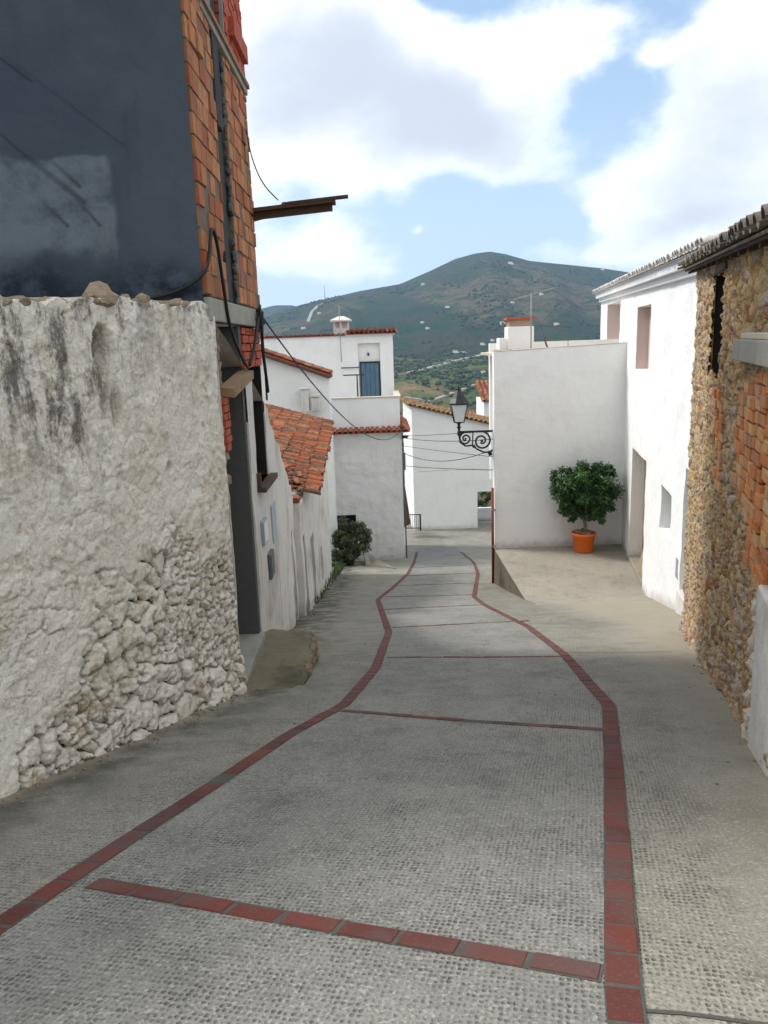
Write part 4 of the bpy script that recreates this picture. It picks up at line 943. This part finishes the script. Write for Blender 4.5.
mb.tube([(xl+.44,ly,zA),(xl+.42,ly,zA-.4)],.02,5); mb.rock((wx_-.36,ly,zA-.28),.05,n=1); mb.rock((xl+.22,ly,zA-.2),.04,n=1)
mb.build('bracket',M['black_metal'],sl_)
lx=xl+.03; mb=MB(); mb.lathe((lx,ly,zA),[(.0,-.12),(.05,-.1),(.06,-.04),(.035,0),(.035,.1),(.07,.13),(.04,.17),(.045,.24),(.10,.28),(.135,.30),(.0,.31)],12)
z0=zA+.30; z1=zA+.82; w0=.135; w1=.235
for sx in (-1,1):
    for sy in (-1,1): mb.tube([(lx+sx*w0,ly+sy*w0,z0),(lx+sx*w1,ly+sy*w1,z1)],.014,5)
mb.box(lx-w0-.01,lx+w0+.01,ly-w0-.01,ly+w0+.01,z0-.015,z0+.012)
for sx in (-1,1): mb.box(lx+sx*w1-.015,lx+sx*w1+.015,ly-w1,ly+w1,z1-.012,z1+.015); mb.box(lx-w1,lx+w1,ly+sx*w1-.015,ly+sx*w1+.015,z1-.012,z1+.015)
lan=mb.build('lantern',M['black_metal'],sl_)
mb=MB(); a0,a1=w0-.008,w1-.012
mb.add([(lx+s*(a0 if k<1 else a1),ly+t_*(a0 if k<1 else a1),z0+.013 if k<1 else z1-.013) for k in (0,1) for (s,t_) in ((-1,-1),(1,-1),(1,1),(-1,1))],[(0,1,5,4),(1,2,6,5),(2,3,7,6),(3,0,4,7),(3,2,1,0),(4,5,6,7)])
mb.build('glass',M['glass'],lan)
mb=MB(); rr=[(.30,.0),(.29,.04),(.20,.17),(.10,.36),(.075,.40),(.085,.44),(.03,.47),(.035,.52),(0,.56)]
for (r_,z_) in rr: pass
vs=[];n=8
for (r_,z_) in rr:
    for k in range(n): q=math.pi*2*(k+.5)/n; f_=1.0 if r_<.15 else (1.08 if 1 else 1); vs.append((lx+r_*f_*math.cos(q),ly+r_*f_*math.sin(q),z1+z_))
mb.add(vs,[(i*n+k,i*n+(k+1)%n,(i+1)*n+(k+1)%n,(i+1)*n+k) for i in range(len(rr)-1) for k in range(n)]+[tuple(range(n))[::-1]]); mb.build('cap',M['black_metal'],lan)
# ------------------------------------------------------------------ potted tree
ptY=22.35; pc=at(583.5,548,ptY); px_,pzb=pc.x,tz(pc.x,ptY)+.012
pt_=thing('potted_tree',(px_,ptY,pzb),'round-headed dark green ficus tree in an orange pot on the terrace','potted tree')
MB().lathe((px_,ptY,pzb),[(.0,0),(.25,0),(.27,.03),(.315,.46),(.345,.47),(.35,.56),(.33,.565),(.32,.5),(.0,.48)],32).build('pot',M['pot'],pt_)
MB().lathe((px_,ptY,pzb),[(.318,.50),(.2,.53),(0,.54)],24).build('soil',M['soil'],pt_)
mb=MB()
for k in range(26): q=random.uniform(0,6.28); r_=random.uniform(.08,.29); mb.rock((px_+r_*math.cos(q),ptY+r_*math.sin(q),pzb+.57),random.uniform(.035,.075),(1,1,.7))
mb.build('stones',M['stone'],pt_)
cc=at(585,492,ptY); mb=MB()
base=V((px_+.02,ptY,pzb+.5)); fork=V((px_+.0,ptY,pzb+1.05)); mb.tube([base,base.lerp(fork,.5)+V((.03,0,0)),fork],[.065,.05,.045],8); br=[]
for k in range(16):
    q=k*2.4; e=cc+V((.62*math.cos(q)*random.uniform(.5,1),.6*math.sin(q)*random.uniform(.5,1),random.uniform(-.25,.55))); mid=fork.lerp(e,.5)+V((random.gauss(0,.05),random.gauss(0,.05),.06)); mb.tube([fork+V((0,0,-.1+.02*(k%4))),mid,e],[.03,.018,.006],5)
mb.build('trunk',M['bark'],pt_)
mb=MB(); random.seed(11)
leafcloud(mb,cc+V((0,0,.06)),(.90,.75,.72),17000,.085,21,64,.45,2.2)
leafcloud(mb,cc+V((.50,0,.50)),(.42,.36,.30),3000,.085,22,16,.2,2.2); leafcloud(mb,cc+V((-.52,0,.46)),(.42,.36,.30),2400,.085,23,16,.2,2.2)
leafcloud(mb,cc+V((.38,-.2,-.55)),(.40,.30,.28),1700,.085,24,12,.2,2.2); leafcloud(mb,cc+V((-.42,-.2,-.50)),(.36,.3,.25),1500,.085,25,12,.2,2.2)
mb.build('crown',M['leaf'],pt_)
# ================================================================== STONE HOUSE (right foreground)
sh=thing('stone_house',(HST(8),8,gz(HST(8),8)),'ochre rubble stone house with brick patches and overhanging roof at right','house')
YA,YB=3.4,11.78
PATCH=[(5.0,7.0,.15,1.25),(5.0,6.2,-.25,.2),(7.95,8.5,-.02,.88),(8.2,8.75,.3,1.0)]
ys=np.arange(YA,YB,.021); nz=270
top=2.20+.042*(ys-5.6); bot=np.array([prof(y)-.2 for y in ys]); Yg=np.repeat(ys[:,None],nz,1); tt=np.linspace(0,1,nz)[None]; Zg=bot[:,None]+(top-bot)[:,None]*tt
wx=Yg+.10*(fbm(Yg*4,Zg*4,1)-.5); wz=Zg+.10*(fbm(Yg*4,Zg*4,2)-.5)
f1,f2,i1=voro(wx*5.6,wz*8.5,13); g1,g2,i2=voro(wx*12,wz*15,14); pk=sst(fbm(Yg*1.5,Zg*1.5,15),.4,.55)
st1=sst(f2-f1,.04,.2); st2=sst(g2-g1,.05,.22)
stone=st1*pk+st2*(1-pk); idd=np.where(pk>.5,i1,i2)
D=stone*(.4+.9*idd)*.036+.03*(fbm(Yg*2,Zg*2,16)-.5)*2+.022*(fbm(Yg*12,Zg*12,17)-.5)*2+.012*(fbm(Yg*40,Zg*40,18)-.5)*2
hg=Zg-np.array([prof(y) for y in ys])[:,None]
slit=(np.abs(Yg-9.05)<.52+.05*(fbm(Zg*6,Yg*0,3)-.5))&(Zg>1.12+.05*np.sin(Yg*9))&(Zg<2.2)
pm=np.zeros_like(Yg)
for (a0_,a1_,b0_,b1_) in PATCH: pm=np.maximum(pm,((Yg>a0_)&(Yg<a1_)&(Zg>b0_)&(Zg<b1_))*1.)
D=np.where(pm>0,-.03,D); D+=.05*np.clip(.4-hg,0,1)
holes=np.zeros_like(Yg)
for (hy,hz,rr_) in ((7.6,1.9,.05),(10.6,1.6,.05),(6.6,-.2,.04),(9.6,-.5,.05),(11.2,.3,.05)): holes+=np.exp(-(((Yg-hy)/rr_)**2+((Zg-hz)/rr_)**2))
D-=.12*np.clip(holes,0,1)
lime=np.clip(sst(Yg,11.6,11.77)+.75*np.exp(-((Yg-6.15)/.16)**2)*sst(-Zg,-.25,.6)+.35*(1-sst(hg,.0,.5)),0,1)*.9+.25*sst(fbm(Yg*2,Zg*2,77),.55,.7)
nb=np.array([-math.cos(math.atan(.306)),math.sin(math.atan(.306)),0])
P=np.stack([HST(Yg)+D*nb[0],Yg+D*nb[1],Zg],-1)
mb=gridmesh(P,keep=~slit); mb.f=[f[::-1] for f in mb.f]; nv=len(mb.v); K_=V((.5,-.15,0))
for i in range(len(ys)-1):
    a,b=V(P[i,-1]),V(P[i+1,-1]); mb.add([a,b,b+K_,a+K_],[(0,1,2,3)],.5)
for j in range(nz-1):
    a,b=V(P[-1,j]),V(P[-1,j+1]); mb.add([a,a+K_,b+K_,b],[(0,1,2,3)],.5)
    a,b=V(P[0,j]),V(P[0,j+1]); mb.add([a,a+K_*9,b+K_*9,b],[(0,1,2,3)],.5)
pad=len(mb.v)-nv; mk=lambda A,v:np.r_[np.asarray(A,float).ravel(),np.full(pad,v)]
mb.build('rubble_wall',M['rubble'],sh,attrs={'stone':mk(stone,.5),'sid':mk(idd,.5),'lime':mk(np.clip(lime,0,1),.5)})
hb=lambda y,z,d=0:V((HST(y)+nb[0]*d,y+nb[1]*d,z))
tv=V((.306,1,0)).normalized()
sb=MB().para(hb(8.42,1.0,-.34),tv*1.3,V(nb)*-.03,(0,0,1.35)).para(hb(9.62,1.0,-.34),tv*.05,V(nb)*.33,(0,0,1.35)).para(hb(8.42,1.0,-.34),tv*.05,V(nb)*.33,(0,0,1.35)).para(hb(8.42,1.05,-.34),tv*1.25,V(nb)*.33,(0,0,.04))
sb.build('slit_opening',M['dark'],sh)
MB().para(hb(8.9,1.05,-.2),tv*.05,V(nb)*.05,(0,0,1.25)).build('slit_post',M['wood_dark'],sh)
# far end gable of the stone house rising above the neighbour
MB().para(hb(12.54,-4,-.02),V((6,-1.8,0)),tv*-.02,(0,0,6.6)).build('gable_wall',M['rubble'],sh) if False else None
def patch_bricks(name,cells,seed):
    r=random.Random(seed); mb=MB()
    for (yc,zc0,zc1,wd) in cells:
        z=zc0+r.uniform(0,.05)
        while z<zc1:
            h=.10; yy=yc-wd/2+r.uniform(-.05,.05)+(0.08 if int(z*10)%2 else 0)
            while yy<yc+wd/2:
                l=r.choice([.13,.24,.2]); 
                if r.random()<.93: mb.para(hb(yy,z,-.08),tv*(l-.014),V(nb)*(.115+r.gauss(0,.008)),(r.gauss(0,.003),0,h-.016),r.random())
                yy+=l
            z+=h
    return mb.build(name,M['patchbrick'],sh,bevel=.006)
patch_bricks('brick_patch',[(5.3,-.25,1.25,.5),(5.8,-.2,1.24,.5),(6.3,.1,1.15,.5),(6.7,.25,1.0,.4)],3)
patch_bricks('brick_patch',[(8.15,-.02,.85,.35),(8.5,.3,.98,.4)],4)
MB().para(hb(4.6,1.36,-.1),tv*2.3,V(nb)*.22,(0,0,.17)).build('lintel',M['concrete'],sh,.01)
MB().para(hb(4.6,1.53,-.1),tv*2.15,V(nb)*.18,(0,0,.05)).build('lintel',M['cream'],sh,.01)
MB().para(hb(4.0,-1.6,-.1),tv*1.25,V(nb)*.17,(0,0,1.5)).build('plaster_pier',M['white_old'],sh,.02)
mb=MB()
for k in range(40): mb.rock(hb(5.30+random.uniform(-.04,.08),random.uniform(-1.5,-.2),.02),random.uniform(.03,.07),(1,1,1.2))
struct(mb.build('plaster_rubble',M['stone_white'],sh),'stuff')
MB().para(hb(9.75,2.22,-.2),-tv*1.4,V(nb)*.24,(0,0,.09)).build('slit_lintel',M['wood_dark'],sh)
# roof with overhang
zr0,zr1=2.22-.042*2.3,2.22+.042*7.1
e0=hb(3.3,zr0-.04,.13);e1=hb(12.45,zr1-.03,.16); inn=-V(nb)*4.2+V((0,0,.95))
MB().para(e0,e1-e0,inn,(0,0,.04)).build('roof_boarding',M['wood_dark'],sh)
mb=MB(); Lr=(e1-e0).length
for k in range(17): q=e0.lerp(e1,(k+.5)/17)-V((0,0,.035))-V(nb)*.03; mb.para(q,tv*.07,inn.normalized()*1.2,(0,0,.035))
mb.build('rafters',M['wood_dark'],sh)
tiles('tile_roof',M['tile_grey'],sh,e0+V((0,0,.07))+V(nb)*.04,e1+V((0,0,.07))+V(nb)*.04,inn,w=.21,cl=.38,rad=.08,jit=.015)

# ================================================================== LANDSCAPE
rid=[(-300,350),(0,335),(200,322),(265,317),(300,305),(330,298),(360,291),(400,284),(430,271),(455,259),(475,253.5),(490,251.5),(505,254),(530,261),(560,264),(600,268),(640,274),(700,288),(768,300),(900,318),(1100,330)]
ru=[];rv_=[]
for p in rid: d=ray(*p); ru.append(d.x); rv_.append(d.z)
rid2=[(-300,318),(200,312),(255,310),(275,305),(292,305),(320,312),(500,330),(1100,325)]
ru2=[ray(*p).x for p in rid2]; rv2=[ray(*p).z for p in rid2]
YR=2200.
def terr(x,y):
    """x,y arrays"""
    yy=np.maximum(y,60.); u=x/yy
    vr=np.interp(u,ru,rv_); zr=1.6+vr*YR
    base=np.interp(y,[50,60,90,150,350,480,620,760,900,1020,1120,1250],[-11.5,-13,-19,-38,-76,-80,-66,-40,-24,-16,-22,-24])
    n1=fbm(x*.004+31,y*.004+7,101,6); n2=fbm(x*.0012+u*2.0,y*.0007,111,5); 
    rdg=1-np.abs(2*fbm(u*7.5+y*.0004,y*.00035,121,5)-1)           # spurs running down the slope
    t=np.clip((y-1200)/(YR-1200),0,1); ts=t**.92
    m=(-24)+(zr+24)*ts+ (rdg-.7)*150*ts*(1-t)*1.6+(n1-.5)*50*(1-t)
    near=base+(n1-.5)*2*np.interp(y,[60,200,600,1000,1200],[0,6,16,16,10])+ np.interp(u,[-.5,0,.1,.2,.5],[12,6,0,2,14])*sst(y,500,900)
    z=np.where(y<1200,near,m)
    k=sst(y,1050,1350); z=near*(1-k)+m*k
    z=np.where(y>1350,m,z)
    # beyond the ridge
    v2=np.interp(u,ru2,rv2); z2=1.6+v2*3100
    tb=np.clip((y-YR)/600,0,1); back=zr*(1-tb)+(-40)*tb; tc=np.clip((y-2820)/280,0,1); back=back*(1-tc)+z2*tc
    z=np.where(y>YR,back,z)
    yp=np.interp(y,_py,_pz); z=np.where(y<52,yp-.45-.25*sst(np.abs(x),8,30),z); k=sst(y,48,62); z=np.where((y>=48)&(y<62),(yp-.5)*(1-k)+z*k,z)
    return z
rowsY=np.r_[np.arange(-80,50,6.),np.geomspace(50,1100,120),np.linspace(1112,2200,150),np.linspace(2230,3120,34)]
us=np.r_[np.linspace(-1.6,-.45,28)[:-1],np.linspace(-.45,.75,330),np.linspace(.75,1.8,22)[1:]]
P=np.zeros((len(rowsY),len(us),3)); 
for i,y_ in enumerate(rowsY):
    x=us*max(y_,90.); P[i,:,0]=x; P[i,:,1]=y_; P[i,:,2]=terr(x,np.full_like(x,y_))
    if y_<0: P[i,:,2]=np.interp(y_,[-80,-12,0],[6,3,0])-.45
def th(px,py,t0=60,t1=4200):
    d=ray(px,py); t=np.geomspace(t0,t1,5000); z=1.6+t*d.z; g=terr(t*d.x,t); i=int(np.argmax(z<g)); 
    if not (z[i]<g[i]): return None
    return V((t[i]*d.x,t[i],g[i]))
Yt=P[:,:,1]; Xt=P[:,:,0]
nearA=1-sst(Yt+120*(fbm(Xt*.006,Yt*.006,5)-.5),1060,1200)
bc=th(415,392) or V((60,700,0)); bareA=np.exp(-(((Xt-bc.x)/26)**2+((Yt-bc.y)/90)**2))+.35*sst(fbm(Xt*.004,Yt*.0018,55),.60,.68)*(Yt>1200)
mb=gridmesh(P); struct(mb.build('terrain',M['terrain'],None,attrs={'near':nearA.ravel(),'bare':np.clip(bareA,0,1).ravel()}))
# scrub and olive trees on the nearer hillside, too many to count
mb=MB(); r=random.Random(4)
vs0,fs0=ICO[1]
cnt=0
while cnt<5200:
    y_=r.uniform(330,1180) if cnt<3600 else r.uniform(1180,2150); u=r.uniform(-.10,.30) if cnt<3600 else r.uniform(-.20,.36); x_=u*y_
    if noise.noise(V((x_*.012,y_*.006,0)))<-.12+.25*(y_>1180): continue
    z_=float(terr(np.array([x_]),np.array([y_]))[0]); s=r.uniform(1.0,3.0)*(1.0 if y_<1180 else 1.15); o=V((x_,y_,z_+s*.45)); rr_=r.random(); q=r.random()*50
    vs=[]
    for v in vs0:
        k=1+.5*noise.noise(V(v)*2+V((q,0,0))); vs.append((o.x+v[0]*s*k,o.y+v[1]*s*k,o.z+v[2]*s*.75*k))
    mb.add(vs,fs0,rr_); cnt+=1
def m_scrub():
    n=NT('scrub_foliage'); c=n.ramp(n.attr('rnd'),[(0,(.018,.032,.012)),(.6,(.035,.055,.02)),(1,(.07,.085,.035))]); return n.out(c,.9)
M['scrub']=m_scrub(); struct(mb.build('hillside_scrub',M['scrub']),'stuff')
# tracks on the hillside
def track(pts,w,lift=1.2,mat='hill_road'):
    P_=[]; 
    for a,b in zip(pts,pts[1:]):
        for i in range(12): 
            q=th(a[0]+(b[0]-a[0])*i/12,a[1]+(b[1]-a[1])*i/12)
            if q: P_.append(q)
    mb=MB(); prev=None
    for a,b in zip(P_,P_[1:]):
        if (b-a).length>160: prev=None; continue
        d=(b-a); d.z=0; d.normalize(); n=V((-d.y,d.x,0))*w/2
        q=(b+n+V((0,0,lift)),b-n+V((0,0,lift))); p=prev or (a+n+V((0,0,lift)),a-n+V((0,0,lift)))
        k=V((0,0,-6)); mb.add([p[0],p[1],q[1],q[0],p[1]+k,q[1]+k,p[0]+k,q[0]+k],[(0,1,2,3),(1,4,5,2),(0,3,7,6)]); prev=q
    if mb.v: struct(mb.build('hill_road',M[mat]))
track([(386,377),(410,373),(435,367),(455,361),(476,357),(500,349)],9)
track([(404,398),(430,402),(455,393),(476,385),(495,381)],5)
track([(308,322),(312,312),(318,306),(330,300)],7)
# scattered white hillside houses
hl=[(510,264,'on the shoulder right of the summit',1.5),(423,285,'high on the left slope below the ridge',1.2),(447,308,'in the middle of the mountain slope',1.3),(512,303,'above the chimney of the white block',1.1),(541,295,'on the slope right of the antenna pole',1.2),(556,325,'low on the slope right of the chimney',1.6),(502,324,'just left of the white block chimney',1.5),(427,329,'lower of the pair on the middle slope',1.3),(422,323,'upper of the pair on the middle slope',1.1),(319,314,'beside the zigzag track on the far left slope',1.2),(303,329,'just above the annexe tile roof',1.4),(455,353,'at the left end of the hillside road',1.8),(463,354,'second from the left along the hillside road',1.6),(482,345,'upper one beside the road near the white block',1.4),(492,341,'topmost beside the white block edge',1.2),(463,362,'below the hillside road in the middle',1.2),(483,373,'on the green slope left of the white block',1.6),(474,374,'left neighbour on the green slope',1.0),(474,414,'in the valley right of the lantern',.9),(602,270,'near the ridge by the long white house eave',1.0)]
for k,(px,py,lb,sz) in enumerate(hl):
    q=th(px,py)
    if not q: continue
    m_=q.y/796*1.6*sz; w=m_*1.5; h_=min(m_*.8,q.y*.006+1.5); dpt=m_
    t=thing('hillside_house',tuple(q),'tiny white house '+lb,'house','white houses scattered on the hillside')
    MB().box(q.x-w/2,q.x+w/2,q.y-dpt/2,q.y+dpt/2,q.z-3,q.z+h_).box(q.x+w/2,q.x+w*.9,q.y-dpt*.3,q.y+dpt*.4,q.z-3,q.z+h_*.65).build('walls',M['white_trim'],t)
    mb=MB(); a=(q.x-w/2-.3,q.y-dpt/2-.3,q.z+h_); b=(q.x+w/2+.3,q.y-dpt/2-.3,q.z+h_); c=(q.x+w/2+.3,q.y+dpt/2+.3,q.z+h_); d=(q.x-w/2-.3,q.y+dpt/2+.3,q.z+h_); e=(q.x-w/2-.3,q.y,q.z+h_*1.25); f=(q.x+w/2+.3,q.y,q.z+h_*1.25)
    mb.add([a,b,c,d,e,f],[(0,1,5,4),(2,3,4,5),(0,4,3),(1,2,5),(3,2,1,0)]); mb.build('roof',M['tile_brown'],t)
q=th(325,300) or V((-150,2100,200)); 
qd=ray(325,299); q=V((qd.x*2190,2190,float(terr(np.array([qd.x*2190]),np.array([2190.]))[0])))
tag(MB().tube([q-V((0,0,2)),q+V((0,0,36))],[1.1,.6],5).build('radio_mast',M['galv']),'thin radio mast standing on the left part of the ridge','mast')
# village roofs beyond, right of the lamp
def cottage(px0,px1,py_e,py_b,Y,roofpy,lb,tilt=0,mat='tile_red'):
    a=at(px0,py_e,Y);b=at(px1,py_e,Y); t=thing('village_house',((a.x+b.x)/2,Y,at(px0,py_b,Y).z-4),lb,'house')
    zb=at(px0,py_b,Y).z-12; MB().box(a.x,b.x,Y,Y+5,zb,a.z-.02).build('walls',M['white'],t)
    rt=at(px0,roofpy,Y+4).z-a.z
    tiles('tile_roof',M[mat],t,(a.x-.2,Y-.3,a.z+tilt),(b.x+.2,Y-.3,a.z),(0,4.3,rt),w=.35,cl=.6,rad=.13)
    MB().box(a.x+.8,a.x+1.6,Y-.03,Y+.1,a.z-1.6,a.z-.5).build('window',M['box_dark'],t)
cottage(484,520,401,408,62,381,'white house with orange roof peeping out just left of the white block',0,'tile')
cottage(464,500,419,440,85,411,'low white house behind the street lamp with a pale roof',0,'tile_red')
cottage(471,505,432,440,70,423,'red-roofed house directly right of the lantern',0,'tile_red')
# ================================================================== SKY, SUN, HAZE
sun_el=math.radians(48); SD=V((-.80,.32,0)).normalized()*math.cos(sun_el)+V((0,0,math.sin(sun_el)))
sd=bpy.data.lights.new('sun','SUN'); so=bpy.data.objects.new('sun',sd); C.objects.link(so); sd.energy=2.6; sd.angle=math.radians(12); sd.color=(1,.96,.90)
so.rotation_euler=SD.to_track_quat('Z','Y').to_euler()
w=bpy.data.worlds.new('World'); S.world=w; w.use_nodes=True; nt=w.node_tree
bg=nt.nodes['Background']; sky=nt.nodes.new('ShaderNodeTexSky'); sky.sky_type='NISHITA'; sky.sun_disc=False; sky.sun_elevation=sun_el; sky.sun_rotation=math.atan2(SD.x,SD.y); sky.air_density=1; sky.dust_density=1.5; sky.ozone_density=1.5
class W(NT):
    def __init__(s): s.t=nt; s.co=nt.nodes.new('ShaderNodeTexCoord').outputs['Generated']
n=W()
sp=n.n('ShaderNodeSeparateXYZ'); n.L(n.co,sp.inputs[0])
wn_=n.n('ShaderNodeTexNoise'); n.L(n.co,wn_.inputs['Vector']); wn_.inputs['Scale'].default_value=5; wn_.inputs['Detail'].default_value=5
blobs=[ # px,py, rx,ry, weight
 (300,75,95,62,1.15),(400,110,95,48,.9),(500,60,62,40,.9),(500,130,60,28,.5),(340,20,80,40,.6),(250,140,45,50,.6),(575,35,34,22,.5),
 (710,150,80,62,1.15),(630,185,50,28,.7),(750,65,45,40,.8),(768,220,90,42,.8),(340,258,75,26,.95),(620,95,60,42,-.8),(465,8,34,26,-.7),(510,210,75,22,-.7),(430,215,13,6,.9),(655,52,16,8,.6),(640,235,70,14,.5),(880,120,150,120,1),(100,80,200,120,1)]
def gauss(px,py,rx,ry):
    d=ray(px,py).normalized(); h=math.hypot(d.x,d.y); uc=d.x/h; vc=d.z
    kx=796/rx; ky=796/ry
    a=n.ma('MULTIPLY',n.ma('SUBTRACT',U,uc),kx); b=n.ma('MULTIPLY',n.ma('SUBTRACT',Vv,vc),ky)
    s=n.ma('ADD',n.ma('MULTIPLY',a,a),n.ma('MULTIPLY',b,b)); return n.ma('EXPONENT',n.ma('MULTIPLY',s,-.8))
hh=n.ma('SQRT',n.ma('ADD',n.ma('MULTIPLY',sp.outputs[0],sp.outputs[0]),n.ma('ADD',n.ma('MULTIPLY',sp.outputs[1],sp.outputs[1]),1e-5)))
wsep=n.n('ShaderNodeSeparateXYZ'); n.L(wn_.outputs['Color'],wsep.inputs[0])
U=n.ma('ADD',n.ma('DIVIDE',sp.outputs[0],hh),n.ma('MULTIPLY_ADD',wsep.outputs[0],.16,-.08)); Vv=n.ma('ADD',sp.outputs[2],n.ma('MULTIPLY_ADD',wsep.outputs[1],.12,-.06))
acc=None
for (a,b,c,d,e) in blobs:
    gg=n.ma('MULTIPLY',gauss(a,b,c,d),e); acc=gg if acc is None else n.ma('ADD',acc,gg)
acc=acc; front=n.st(sp.outputs[1],-.1,.3); acc=n.ma('MULTIPLY',acc,front)
back_fill=n.ma('MULTIPLY',n.ma('SUBTRACT',1,front),n.st(n.noise(2.2,3),.30,.52)); acc=n.ma('ADD',acc,back_fill)  # unseen clouds behind the camera, spread wide to brighten the ambient light
high=n.ma('MULTIPLY',n.st(sp.outputs[2],.42,.6),n.st(n.noise(2.6,3),.32,.54)); acc=n.ma('ADD',acc,high)
co2=n.mapp((1,1,1.7)); fb=n.noise(8,10,co=co2,rough=.58); 
den=n.ma('ADD',acc,n.ma('MULTIPLY',n.ma('SUBTRACT',fb,.5),1.9)); cov=n.st(den,.28,1.02)
shade=n.ma('MULTIPLY',n.st(n.ma('ADD',n.noise(6.5,5,co=n.mapp((1,1,1.7),loc=(3.1,.4,.07)),rough=.5),0),.50,.66),n.st(den,.9,1.5))
greys=[(350,60,50,40,1.2),(490,128,90,32,1.0),(268,85,50,45,.9),(690,190,100,40,.55),(420,110,60,34,.9),(740,120,60,45,.9),(690,70,40,30,.5),(300,130,60,30,.5),(345,270,70,12,.6),(700,230,70,20,.7)]
gsum=None
for (a,b,c,d,e) in greys:
    gg=n.ma('MULTIPLY',gauss(a,b,c,d),e); gsum=gg if gsum is None else n.ma('ADD',gsum,gg)
gs=n.ma('MULTIPLY',n.st(n.ma('ADD',gsum,n.ma('MULTIPLY',n.ma('SUBTRACT',fb,.5),1.2)),.05,1.5),n.st(den,.5,1.0)); shade=n.ma('MAXIMUM',n.ma('MULTIPLY',shade,.35),gs)
ccol=n.mix(shade,(11.5,11.6,11.8),(6.2,6.7,7.7))
skyc=n.mix(1,sky.outputs[0],(1,1,1),'MULTIPLY')
hz=n.ma('MULTIPLY',n.ma('SUBTRACT',1,n.st(sp.outputs[2],-.05,.35)),.55); skyc=n.mix(hz,n.mix(.4,skyc,(6.3,9.0,12.5)),(8.2,9.7,11.3))
fin=n.mix(cov,skyc,ccol); n.L(fin,bg.inputs[0]); bg.inputs[1].default_value=.095
# haze: one closed box of thin even air round everything
mb=MB(); hx=6000
mb.box(-hx,hx,-120,3200,-140,330); hzo=mb.build('haze',bpy.data.materials.new('haze_air')); struct(hzo,'stuff')
hm=hzo.data.materials[0]; hm.use_nodes=True; t=hm.node_tree; t.nodes.clear(); oo=t.nodes.new('ShaderNodeOutputMaterial'); pv=t.nodes.new('ShaderNodeVolumePrincipled')
pv.inputs['Color'].default_value=(.46,.72,1,1); pv.inputs['Density'].default_value=.00013; pv.inputs['Anisotropy'].default_value=.2; t.links.new(pv.outputs[0],oo.inputs['Volume'])
# ------------------------------------------------------------------ view
S.view_settings.view_transform='Standard'; S.view_settings.look='None'; S.view_settings.gamma=1; S.view_settings.exposure=0.35
for o in list(bpy.data.objects):
    if '_o' in o: del o['_o']
